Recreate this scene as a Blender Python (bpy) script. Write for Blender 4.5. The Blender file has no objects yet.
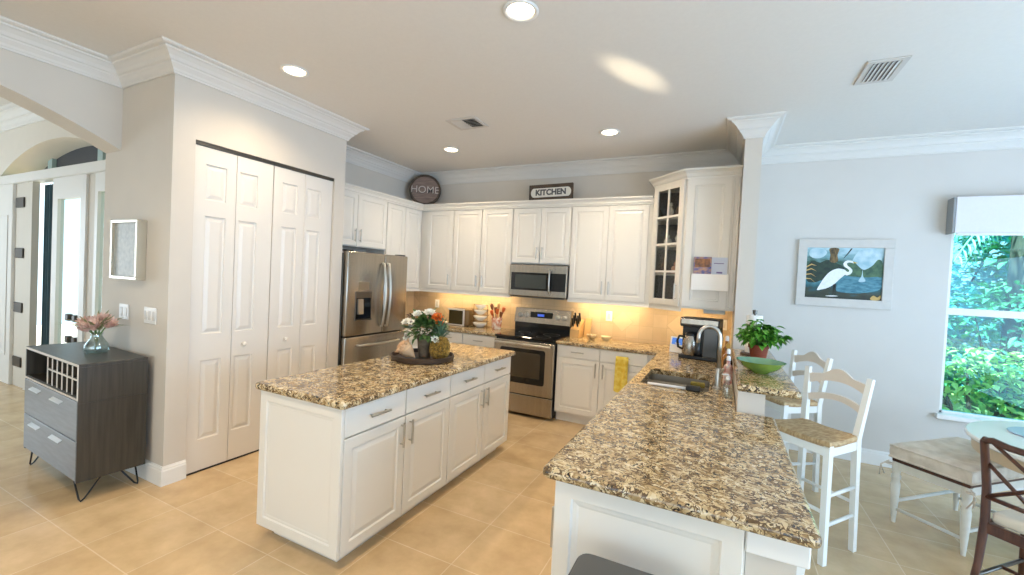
import bpy, bmesh, math, random
from mathutils import Vector, Matrix
from math import sin, cos, pi, radians, sqrt

SC = bpy.context.scene
COL = SC.collection
rnd = random.Random(7)

# ------------------------------------------------------------------ camera
F_PX, YAW, PITCH, ROLL, CAM_H = 429.5, radians(-26.08), radians(-1.265), radians(2.806), 1.589
_d = Vector((sin(YAW) * cos(PITCH), cos(YAW) * cos(PITCH), sin(PITCH)))
_r = Vector((cos(YAW), -sin(YAW), 0))
_u = _r.cross(_d)
_r2 = _r * cos(ROLL) + _u * sin(ROLL)
_u2 = _u * cos(ROLL) - _r * sin(ROLL)
cam_d = bpy.data.cameras.new('camera')
cam = bpy.data.objects.new('camera', cam_d)
COL.objects.link(cam)
cam_d.sensor_width = 36
cam_d.lens = F_PX / 1024 * 36
cam_d.clip_start = 0.02
cam.matrix_world = Matrix(((_r2.x, _u2.x, -_d.x, 0), (_r2.y, _u2.y, -_d.y, 0), (_r2.z, _u2.z, -_d.z, CAM_H), (0, 0, 0, 1)))
SC.camera = cam

# ------------------------------------------------------------------ world, sun, daylight, exposure
SC.view_settings.view_transform = 'Standard'
SC.view_settings.look = 'None'
SC.view_settings.gamma = 1
SC.view_settings.use_curve_mapping = False
SC.view_settings.exposure = 0.0
wd = bpy.data.worlds.new('sky')
SC.world = wd
wd.use_nodes = True
wd.node_tree.nodes['Background'].inputs[0].default_value = (0.72, 0.90, 1.0, 1)
wd.node_tree.nodes['Background'].inputs[1].default_value = 2.2


def light(name, kind, loc, target, energy, color, size=None, size_y=None, spot=None, blend=0.5, parent=None):
    l = bpy.data.lights.new(name, kind)
    o = bpy.data.objects.new(name, l)
    COL.objects.link(o)
    l.energy = energy
    l.color = color
    if kind == 'AREA':
        l.shape = 'RECTANGLE' if size_y else 'DISK'
        l.size = size
        if size_y:
            l.size_y = size_y
    if kind == 'SPOT':
        l.spot_size = spot
        l.spot_blend = blend
        l.shadow_soft_size = size or 0.05
    o.location = loc
    dirv = Vector(target) - Vector(loc)
    o.rotation_euler = dirv.to_track_quat('-Z', 'Y').to_euler()
    return o


sun = light('sun', 'SUN', (1.5, -4, 8), (1.0, -0.5, 0), 17.0, (1.0, 0.95, 0.85))
sun.data.angle = 0.02
DAY = (0.70, 0.85, 1.0)
light('daylight_rear_doors', 'AREA', (0.0, -3.5, 1.25), (0.0, 0, 2.6), 45, (0.58, 0.77, 1.0), 5.4, 2.3)
light('daylight_side_doors', 'AREA', (3.95, 1.3, 1.25), (0, 1.3, 2.2), 262, (0.40, 0.65, 1.0), 5.4, 2.2)
for _nm, _lc, _tg, _a, _b in (('nook_window_portal', (2.28, 5.30, 1.4), (2.28, 0, 1.4), .95, 1.7), ('entry_portal', (-6.65, 2.40, 1.3), (-6.65, 0, 1.3), 3.1, 2.8)):
    light(_nm, 'AREA', _lc, _tg, 1, (1, 1, 1), _a, _b).data.cycles.is_portal = True
# added spot lamp that draws the warm sun streak on the ceiling
light('ceiling_streak_spot', 'SPOT', (-3.85, -4.05, 0.15), (-0.62, 3.05, 3.04), 6200, (1.0, 0.84, 0.58), size=0.03, spot=radians(2.0), blend=0.9)
light('foyer_fill', 'AREA', (-9.55, -0.4, 1.5), (0, -0.4, 1.5), 95, DAY, 2.0, 2.0)  # added fill lamp at an unseen opening, brightens the foyer

# ------------------------------------------------------------------ materials


def lin(r, g, b):
    f = lambda c: (c / 255 / 12.92) if c / 255 <= 0.04045 else ((c / 255 + 0.055) / 1.055) ** 2.4
    return (f(r), f(g), f(b), 1)


MATS = {}


def mat(name, rgb, rough=0.5, metal=0.0, noise=0.0, nscale=8.0, stretch=(1, 1, 1), bump=0.0, spec=0.5, coat=0.0, rgb2=None, emit=0.0, sheen=0.0):
    if name in MATS:
        return MATS[name]
    m = bpy.data.materials.new(name)
    m.use_nodes = True
    nt = m.node_tree
    b = nt.nodes['Principled BSDF']
    b.inputs['Base Color'].default_value = lin(*rgb)
    b.inputs['Roughness'].default_value = rough
    b.inputs['Metallic'].default_value = metal
    b.inputs['Specular IOR Level'].default_value = spec
    b.inputs['Coat Weight'].default_value = coat
    b.inputs['Sheen Weight'].default_value = sheen
    if emit:
        b.inputs['Emission Color'].default_value = lin(*rgb)
        b.inputs['Emission Strength'].default_value = emit
    if noise or bump or rgb2:
        tc = nt.nodes.new('ShaderNodeTexCoord')
        mp = nt.nodes.new('ShaderNodeMapping')
        mp.inputs['Scale'].default_value = stretch
        n = nt.nodes.new('ShaderNodeTexNoise')
        n.inputs['Scale'].default_value = nscale
        n.inputs['Detail'].default_value = 6
        nt.links.new(tc.outputs['Object'], mp.inputs['Vector'])
        nt.links.new(mp.outputs['Vector'], n.inputs['Vector'])
        r = nt.nodes.new('ShaderNodeValToRGB')
        c1 = lin(*rgb)
        if rgb2:
            c2 = lin(*rgb2)
        else:
            c2 = tuple(c * (1 - noise) for c in c1[:3]) + (1,)
        r.color_ramp.elements[0].position = 0.35
        r.color_ramp.elements[1].position = 0.65
        r.color_ramp.elements[0].color = c2
        r.color_ramp.elements[1].color = c1
        nt.links.new(n.outputs['Fac'], r.inputs['Fac'])
        nt.links.new(r.outputs['Color'], b.inputs['Base Color'])
        if bump:
            bp = nt.nodes.new('ShaderNodeBump')
            bp.inputs['Strength'].default_value = bump
            bp.inputs['Distance'].default_value = 0.004
            nt.links.new(n.outputs['Fac'], bp.inputs['Height'])
            nt.links.new(bp.outputs['Normal'], b.inputs['Normal'])
    MATS[name] = m
    return m


WALL = mat('wall_paint', (212, 203, 190), 0.7, noise=0.03, nscale=3, bump=0.05)
NOOKW = mat('wall_paint_daylit', (212, 206, 198), 0.7, noise=0.03, nscale=3, bump=0.05)  # same paint as the kitchen walls, cooled to carry the daylight tint
CEIL = mat('ceiling_paint', (227, 223, 216), 0.8, noise=0.02, nscale=40, bump=0.08)
TRIM = mat('white_trim', (234, 232, 227), 0.4)
CROWNM = mat('crown_paint', (221, 217, 210), 0.55)
CABW = mat('white_cabinet_paint', (229, 224, 214), 0.3, noise=0.01, nscale=2)
PANTRYW = mat('white_door_paint', (226, 219, 209), 0.35)
NICKEL = mat('brushed_nickel', (190, 186, 178), 0.3, 1.0)
STEEL = mat('stainless_steel', (176, 168, 156), 0.27, 1.0, noise=0.12, nscale=30, stretch=(1, 1, 0.02))
STEELD = mat('dark_steel', (110, 106, 100), 0.35, 1.0)
BLACKG = mat('black_glass', (12, 11, 11), 0.06)
OVENG = mat('oven_glass', (62, 54, 42), 0.08)
BLACKP = mat('black_plastic', (20, 20, 21), 0.4)
DARKGAP = mat('dark_recess', (40, 36, 32), 0.8)
WOODD = mat('console_wood', (66, 61, 52), 0.36, rgb2=(51, 47, 40), nscale=6, stretch=(9, 9, 0.5))
DRAWERG = mat('console_drawer_grey', (104, 104, 104), 0.35, rgb2=(92, 91, 90), nscale=6, stretch=(1, 1, 8))
CREAM = mat('cream_edge', (214, 208, 198), 0.5)
CHAIRW = mat('walnut_wood', (92, 54, 36), 0.35, rgb2=(66, 36, 24), nscale=8, stretch=(6, 6, 1))
STOOLW = mat('stool_white', (240, 237, 229), 0.4, noise=0.02)
STOOLB = mat('stool_slat_shaded', (222, 208, 192), 0.45, noise=0.04)  # stool white with the shade on the slats put into the colour
RUSH = mat('woven_rush', (206, 176, 132), 0.8, rgb2=(170, 134, 90), nscale=26, stretch=(4, 1, 1), bump=0.25)
BENCHF = mat('bench_ticking', (222, 210, 194), 0.9, rgb2=(202, 188, 170), nscale=14, bump=0.3, sheen=0.2)
BENCHW = mat('bench_distressed_white', (226, 222, 210), 0.5, noise=0.12, nscale=14)
CUSHW = mat('cushion_cream', (226, 216, 198), 0.9, noise=0.04, nscale=40, bump=0.2)
TABLEW = mat('table_white', (235, 233, 228), 0.25)
TABLET = mat('table_apron_tan', (206, 182, 150), 0.5, noise=0.08, nscale=10)
BLUEG = mat('pale_blue_glass', (178, 194, 214), 0.25)
TERRA = mat('terracotta', (138, 62, 34), 0.7, noise=0.25, nscale=16)
SOIL = mat('soil', (50, 36, 26), 0.95, noise=0.3, nscale=60)
BASIL = mat('basil_leaf', (108, 172, 56), 0.4, rgb2=(58, 128, 36), nscale=18)
STEM = mat('green_stem', (88, 124, 52), 0.5)
BOWLG = mat('green_ceramic', (128, 158, 62), 0.12, rgb2=(92, 130, 56), nscale=9, coat=0.6)
BOWLI = mat('teal_ceramic', (120, 164, 130), 0.1, rgb2=(86, 138, 116), nscale=9, coat=0.6)
TRAYW = mat('tray_wood', (74, 56, 42), 0.45, rgb2=(48, 36, 28), nscale=10, stretch=(1, 1, 6))
POTW = mat('rustic_pot', (120, 104, 84), 0.8, rgb2=(88, 74, 58), nscale=20, bump=0.3)
SHELLT = mat('shell_tan', (222, 186, 146), 0.5, rgb2=(196, 150, 108), nscale=12)
WHITEFL = mat('white_petal', (244, 240, 226), 0.6)
ORANGEFL = mat('orange_petal', (236, 128, 40), 0.6, rgb2=(206, 92, 24), nscale=30)
FOLIAGE = mat('bouquet_leaf', (92, 122, 60), 0.5, rgb2=(52, 84, 40), nscale=20)
BURG = mat('burgundy_leaf', (78, 34, 30), 0.5)
PINEB = mat('pineapple_skin', (178, 140, 62), 0.55, rgb2=(100, 78, 34), nscale=50, bump=0.4)
PINEL = mat('pineapple_leaf', (98, 128, 96), 0.5, rgb2=(66, 98, 84), nscale=20)
PROTEA = mat('peach_petal', (238, 206, 190), 0.7, rgb2=(222, 178, 160), nscale=30)
GREENG = mat('dusty_green_leaf', (150, 152, 104), 0.6)
YELLOW = mat('yellow_towel', (240, 218, 110), 0.95, rgb2=(222, 184, 56), nscale=26, bump=0.5)
SIGNBR = mat('sign_brown', (96, 78, 60), 0.7, rgb2=(70, 56, 44), nscale=10, stretch=(1, 1, 8))
SIGNFACE = mat('sign_mauve_wood', (150, 126, 112), 0.75, rgb2=(122, 100, 90), nscale=7, stretch=(1, 1, 10))
SIGNW = mat('sign_white', (228, 222, 208), 0.7, noise=0.05)
SIGNL = mat('sign_letter_pale', (206, 190, 176), 0.7)
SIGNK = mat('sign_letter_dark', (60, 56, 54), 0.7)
PAPER = mat('white_paper', (240, 238, 234), 0.85)
PAPERB = mat('pale_blue_paper', (206, 214, 232), 0.8)
WOODL = mat('light_wood', (206, 166, 108), 0.5, noise=0.15, nscale=10, stretch=(1, 1, 0.2))
WOODR = mat('red_orange_wood', (196, 92, 40), 0.5, noise=0.2, nscale=10)
WOODM = mat('brown_wood', (124, 70, 38), 0.5, noise=0.2, nscale=10)
CROCKM = mat('floral_crock', (232, 224, 208), 0.2, rgb2=(198, 110, 70), nscale=24)
DISHW = mat('white_china', (238, 234, 224), 0.15)
BRONZE = mat('bronze_metal', (110, 88, 54), 0.35, 0.6)
TOASTF = mat('toaster_dark_front', (66, 58, 34), 0.25)
OLIVE = mat('toaster_brown_side', (120, 92, 52), 0.4)
LIDG = mat('lid_dark_grey', (86, 86, 84), 0.45, noise=0.05)
FRAMEC = mat('champagne_frame', (196, 186, 166), 0.3, 0.5)
SHADOWBOX = mat('framed_silver_texture', (190, 192, 188), 0.5, rgb2=(170, 174, 172), nscale=30, bump=0.3)
FRAMEG = mat('pale_grey_frame', (206, 200, 192), 0.5, noise=0.05, nscale=20)
EGRET = mat('painted_white', (240, 242, 240), 0.6, noise=0.08, nscale=40)
EGRETY = mat('painted_yellow', (210, 180, 80), 0.6)
EGRETK = mat('painted_dark', (40, 40, 36), 0.6)
EGRETP = mat('painted_ochre', (206, 170, 100), 0.6)
SHADEM = mat('white_fabric_shade', (226, 222, 224), 0.9, noise=0.02, nscale=60)
SHADES = mat('shade_grey_side', (150, 152, 152), 0.8)
CURT = mat('dark_teal_curtain', (66, 92, 102), 0.85, noise=0.15, nscale=6)
HINGE = mat('dark_hinge', (84, 80, 76), 0.4, 0.7)
JAMB = mat('jamb_beige', (214, 206, 192), 0.6)
DARKPANE = mat('dark_screen', (44, 46, 54), 0.5)
SOAPG = mat('soap_clear_green', (196, 206, 160), 0.1)
SOAPR = mat('soap_red_label', (190, 62, 40), 0.3, rgb2=(236, 226, 214), nscale=20)
AMBER = mat('amber_bottle', (150, 98, 30), 0.15)
BROWNB = mat('dark_brown_bottle', (70, 44, 26), 0.2)
BLUESC = mat('blue_screen', (78, 130, 220), 0.3, emit=0.5)
SPONGE = mat('yellow_green_sponge', (140, 126, 58), 0.95, bump=0.5, nscale=80, noise=0.2)
HEDGE1 = mat('hedge_leaf', (120, 190, 110), 0.45, rgb2=(60, 150, 120), nscale=3.0)
HEDGE2 = mat('yellow_green_leaf', (216, 226, 130), 0.45, rgb2=(130, 190, 84), nscale=5)
HEDGE3 = mat('teal_leaf', (120, 212, 206), 0.4, rgb2=(70, 168, 190), nscale=2.5)
PALMM = mat('palm_leaf', (170, 220, 190), 0.5)
PATIO = mat('patio_paving', (206, 200, 190), 0.8, noise=0.1)
BARK = mat('bark', (96, 84, 70), 0.9, noise=0.3, nscale=12)
PHOTO = mat('photo_card', (196, 150, 120), 0.4, rgb2=(84, 92, 150), nscale=22, stretch=(1, 1, 2))
LAMPE = mat('lamp_lens', (255, 232, 196), 0.5, emit=12.0)
VENTM = mat('vent_white', (206, 200, 192), 0.5)
STUCCO = mat('stucco', (222, 214, 200), 0.9, noise=0.05)


def glass_mat(name, tint, gloss=0.06, rough=0.0):
    m = bpy.data.materials.new(name)
    m.use_nodes = True
    nt = m.node_tree
    nt.nodes.clear()
    out = nt.nodes.new('ShaderNodeOutputMaterial')
    mix = nt.nodes.new('ShaderNodeMixShader')
    tr = nt.nodes.new('ShaderNodeBsdfTransparent')
    tr.inputs[0].default_value = (*tint, 1)
    gl = nt.nodes.new('ShaderNodeBsdfGlossy')
    gl.inputs['Roughness'].default_value = rough
    mix.inputs[0].default_value = gloss
    nt.links.new(tr.outputs[0], mix.inputs[1])
    nt.links.new(gl.outputs[0], mix.inputs[2])
    nt.links.new(mix.outputs[0], out.inputs[0])
    return m


PANE = glass_mat('tinted_window_glass', (0.60, 0.92, 1.0), 0.025)
PANECLR = glass_mat('clear_glass', (0.9, 0.95, 0.95), 0.08)
CABGLASS = glass_mat('cabinet_glass', (0.82, 0.82, 0.8), 0.06)
VASEG = glass_mat('vase_glass', (0.86, 0.93, 0.93), 0.22)


def granite():
    m = bpy.data.materials.new('granite')
    m.use_nodes = True
    nt = m.node_tree
    N = nt.nodes.new
    b = nt.nodes['Principled BSDF']
    tc = N('ShaderNodeTexCoord')
    n0 = N('ShaderNodeTexNoise')
    n0.inputs['Scale'].default_value = 14
    n0.inputs['Detail'].default_value = 3
    add = N('ShaderNodeVectorMath')
    add.operation = 'MULTIPLY_ADD'
    add.inputs[1].default_value = (0.16, 0.16, 0.16)
    nt.links.new(tc.outputs['Object'], n0.inputs['Vector'])
    nt.links.new(n0.outputs['Color'], add.inputs[0])
    nt.links.new(tc.outputs['Object'], add.inputs[2])
    mp = N('ShaderNodeMapping')
    mp.inputs['Scale'].default_value = (1.0, 1.25, 1.1)
    mp.inputs['Rotation'].default_value = (0, 0, 0.6)
    nt.links.new(add.outputs[0], mp.inputs['Vector'])
    v = N('ShaderNodeTexVoronoi')
    v.inputs['Scale'].default_value = 58
    nt.links.new(mp.outputs[0], v.inputs['Vector'])
    sep = N('ShaderNodeSeparateColor')
    nt.links.new(v.outputs['Color'], sep.inputs[0])
    r = N('ShaderNodeValToRGB')
    els = [(0.0, (66, 50, 34)), (0.12, (108, 86, 56)), (0.28, (152, 124, 84)), (0.48, (186, 160, 118)), (0.68, (212, 190, 148)), (0.88, (226, 210, 176)), (1.0, (178, 168, 152))]
    while len(r.color_ramp.elements) < len(els):
        r.color_ramp.elements.new(0.5)
    for e, (p, c) in zip(r.color_ramp.elements, els):
        e.position = p
        e.color = lin(*c)
    n2 = N('ShaderNodeTexNoise')
    n2.inputs['Scale'].default_value = 11
    n2.inputs['Detail'].default_value = 6
    nt.links.new(tc.outputs['Object'], n2.inputs['Vector'])
    mx = N('ShaderNodeMath')
    mx.operation = 'MULTIPLY_ADD'
    mx.inputs[1].default_value = 0.72
    sc2 = N('ShaderNodeMath')
    sc2.operation = 'MULTIPLY_ADD'
    sc2.inputs[1].default_value = 0.9
    sc2.inputs[2].default_value = -0.31
    nt.links.new(n2.outputs['Fac'], sc2.inputs[0])
    nt.links.new(sep.outputs[0], mx.inputs[0])
    nt.links.new(sc2.outputs[0], mx.inputs[2])
    nt.links.new(mx.outputs[0], r.inputs['Fac'])
    # dark brown curls between the flakes
    ve = N('ShaderNodeTexVoronoi')
    ve.feature = 'DISTANCE_TO_EDGE'
    ve.inputs['Scale'].default_value = 40
    nt.links.new(mp.outputs[0], ve.inputs['Vector'])
    n3 = N('ShaderNodeTexNoise')
    n3.inputs['Scale'].default_value = 26
    nt.links.new(tc.outputs['Object'], n3.inputs['Vector'])
    th = N('ShaderNodeMath')
    th.operation = 'MULTIPLY_ADD'
    th.inputs[1].default_value = 0.55
    th.inputs[2].default_value = -0.225
    nt.links.new(n3.outputs['Fac'], th.inputs[0])
    cmp_ = N('ShaderNodeMath')
    cmp_.operation = 'LESS_THAN'
    nt.links.new(ve.outputs['Distance'], cmp_.inputs[0])
    nt.links.new(th.outputs[0], cmp_.inputs[1])
    mxe = N('ShaderNodeMix')
    mxe.data_type = 'RGBA'
    mxe.inputs[7].default_value = lin(96, 74, 50)
    nt.links.new(cmp_.outputs[0], mxe.inputs[0])
    nt.links.new(r.outputs[0], mxe.inputs[6])
    # small black flecks
    v2 = N('ShaderNodeTexVoronoi')
    v2.inputs['Scale'].default_value = 120
    nt.links.new(add.outputs[0], v2.inputs['Vector'])
    sep2 = N('ShaderNodeSeparateColor')
    nt.links.new(v2.outputs['Color'], sep2.inputs[0])
    lt = N('ShaderNodeMath')
    lt.operation = 'LESS_THAN'
    lt.inputs[1].default_value = 0.07
    nt.links.new(sep2.outputs[1], lt.inputs[0])
    mixc = N('ShaderNodeMix')
    mixc.data_type = 'RGBA'
    mixc.inputs[7].default_value = lin(36, 28, 22)
    nt.links.new(lt.outputs[0], mixc.inputs[0])
    nt.links.new(mxe.outputs[2], mixc.inputs[6])
    nt.links.new(mixc.outputs[2], b.inputs['Base Color'])
    b.inputs['Roughness'].default_value = 0.13
    b.inputs['Specular IOR Level'].default_value = 0.6
    return m


GRANITE = granite()


def tile_mat(name, size, ox, oy, c1, c2, cm, mortar, rough, mottle, axes='XY', diamond=None, row=None, nsc=5):
    m = bpy.data.materials.new(name)
    m.use_nodes = True
    nt = m.node_tree
    N = nt.nodes.new
    L = nt.links.new
    b = nt.nodes['Principled BSDF']
    tc = N('ShaderNodeTexCoord')
    sp = N('ShaderNodeSeparateXYZ')
    L(tc.outputs['Object'], sp.inputs[0])
    cb = N('ShaderNodeCombineXYZ')
    L(sp.outputs[axes[0]], cb.inputs[0])
    L(sp.outputs[axes[1]], cb.inputs[1])
    mp = N('ShaderNodeMapping')
    mp.inputs['Location'].default_value = (-ox + 100 * size, -oy + 100 * (row or size), 0)
    L(cb.outputs[0], mp.inputs[0])
    br = N('ShaderNodeTexBrick')
    br.offset = 0
    br.squash = 1
    br.inputs['Scale'].default_value = 1
    br.inputs['Brick Width'].default_value = size
    br.inputs['Row Height'].default_value = row or size
    br.inputs['Mortar Size'].default_value = mortar
    br.inputs['Mortar Smooth'].default_value = 0.3
    br.inputs['Color1'].default_value = lin(*c1)
    br.inputs['Color2'].default_value = lin(*c2)
    br.inputs['Mortar'].default_value = lin(*cm)
    L(mp.outputs[0], br.inputs['Vector'])
    n = N('ShaderNodeTexNoise')
    n.inputs['Scale'].default_value = nsc
    n.inputs['Detail'].default_value = 7
    n.inputs['Roughness'].default_value = 0.6
    L(tc.outputs['Object'], n.inputs['Vector'])
    rr = N('ShaderNodeValToRGB')
    rr.color_ramp.elements[0].position = 0.3
    rr.color_ramp.elements[1].position = 0.7
    rr.color_ramp.elements[0].color = (1 - mottle, 1 - mottle * 1.1, 1 - mottle * 1.3, 1)
    rr.color_ramp.elements[1].color = (1, 1, 1, 1)
    L(n.outputs['Fac'], rr.inputs['Fac'])
    mx = N('ShaderNodeMix')
    mx.data_type = 'RGBA'
    mx.blend_type = 'MULTIPLY'
    mx.inputs[0].default_value = 1
    L(br.outputs['Color'], mx.inputs[6])
    L(rr.outputs['Color'], mx.inputs[7])
    col = mx.outputs[2]
    if diamond:
        per, x0, z0, rad, dcol = diamond

        def M(op, a, bb=None):
            q = N('ShaderNodeMath')
            q.operation = op
            for i, s in enumerate((a, bb)):
                if s is None:
                    continue
                if isinstance(s, (int, float)):
                    q.inputs[i].default_value = s
                else:
                    L(s, q.inputs[i])
            return q.outputs[0]
        dx = M('ABSOLUTE', M('SUBTRACT', M('FLOORED_MODULO', M('SUBTRACT', sp.outputs[axes[0]], x0 - per / 2), per), per / 2))
        dz = M('ABSOLUTE', M('SUBTRACT', sp.outputs[axes[1]], z0))
        s = M('ADD', dx, dz)
        ring = M('MULTIPLY', M('LESS_THAN', s, rad), M('GREATER_THAN', s, rad - 0.012))
        inner = M('LESS_THAN', s, rad - 0.012)
        m1 = N('ShaderNodeMix')
        m1.data_type = 'RGBA'
        m1.inputs[7].default_value = lin(*dcol)
        L(inner, m1.inputs[0])
        L(col, m1.inputs[6])
        m2 = N('ShaderNodeMix')
        m2.data_type = 'RGBA'
        m2.inputs[7].default_value = lin(*cm)
        L(ring, m2.inputs[0])
        L(m1.outputs[2], m2.inputs[6])
        col = m2.outputs[2]
    L(col, b.inputs['Base Color'])
    b.inputs['Roughness'].default_value = rough
    bp = N('ShaderNodeBump')
    bp.inputs['Strength'].default_value = 0.3
    bp.inputs['Distance'].default_value = 0.002
    bp.invert = True
    L(br.outputs['Fac'], bp.inputs['Height'])
    L(bp.outputs[0], b.inputs['Normal'])
    return m


FLOORM = tile_mat('floor_tile', 0.457, -1.257, 2.42, (217, 187, 144), (225, 197, 156), (236, 214, 178), 0.0035, 0.26, 0.24, row=0.4425, nsc=4.5)
SPLASHM = tile_mat('backsplash_tile', 0.152, -1.3, 0.952, (206, 180, 142), (216, 192, 156), (196, 172, 138), 0.003, 0.4, 0.12, 'XZ', (0.62, -0.42, 1.14, 0.13, (214, 189, 152)))
SPLASHL = tile_mat('backsplash_tile_side', 0.152, 4.4, 0.952, (206, 180, 142), (216, 192, 156), (196, 172, 138), 0.003, 0.4, 0.12, 'YZ')


def painting_mat():
    m = bpy.data.materials.new('marsh_painting')
    m.use_nodes = True
    nt = m.node_tree
    N = nt.nodes.new
    L = nt.links.new
    b = nt.nodes['Principled BSDF']
    b.inputs['Roughness'].default_value = 0.5
    tc = N('ShaderNodeTexCoord')
    sp = N('ShaderNodeSeparateXYZ')
    L(tc.outputs['Generated'], sp.inputs[0])
    n = N('ShaderNodeTexNoise')
    n.inputs['Scale'].default_value = 5
    n.inputs['Detail'].default_value = 8
    mp = N('ShaderNodeMapping')
    mp.inputs['Scale'].default_value = (1, 1, 1.6)
    L(tc.outputs['Generated'], mp.inputs[0])
    L(mp.outputs[0], n.inputs['Vector'])

    def MA(a, k, c):
        q = N('ShaderNodeMath')
        q.operation = 'MULTIPLY_ADD'
        L(a, q.inputs[0])
        q.inputs[1].default_value = k
        if isinstance(c, (int, float)):
            q.inputs[2].default_value = c
        else:
            L(c, q.inputs[2])
        return q.outputs[0]
    hgt = MA(n.outputs['Fac'], 0.5, MA(sp.outputs['Z'], 1.0, -0.25))
    r = N('ShaderNodeValToRGB')
    els = [(0.0, (34, 40, 30)), (0.12, (52, 60, 44)), (0.22, (30, 84, 92)), (0.42, (78, 138, 150)), (0.52, (44, 76, 62)), (0.70, (52, 88, 70)), (0.84, (120, 162, 168)), (1.0, (188, 214, 222))]
    while len(r.color_ramp.elements) < len(els):
        r.color_ramp.elements.new(0.5)
    for e, (p, c) in zip(r.color_ramp.elements, els):
        e.position = p
        e.color = lin(*c)
    L(hgt, r.inputs['Fac'])
    # pale distance on the right
    r2 = N('ShaderNodeValToRGB')
    r2.color_ramp.elements[0].position = 0.45
    r2.color_ramp.elements[1].position = 0.80
    r2.color_ramp.elements[0].color = (0, 0, 0, 1)
    r2.color_ramp.elements[1].color = (0.45, 0.45, 0.45, 1)
    L(sp.outputs['X'], r2.inputs['Fac'])
    r3 = N('ShaderNodeValToRGB')
    r3.color_ramp.elements[0].position = 0.45
    r3.color_ramp.elements[1].position = 0.9
    r3.color_ramp.elements[0].color = (0, 0, 0, 1)
    L(hgt, r3.inputs['Fac'])
    mu = N('ShaderNodeMath')
    mu.operation = 'MULTIPLY'
    L(r2.outputs[0], mu.inputs[0])
    L(r3.outputs[0], mu.inputs[1])
    mx = N('ShaderNodeMix')
    mx.data_type = 'RGBA'
    mx.inputs[7].default_value = lin(176, 206, 214)
    L(mu.outputs[0], mx.inputs[0])
    L(r.outputs[0], mx.inputs[6])
    L(mx.outputs[2], b.inputs['Base Color'])
    return m


PAINTING = painting_mat()

# ------------------------------------------------------------------ mesh helpers


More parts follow.
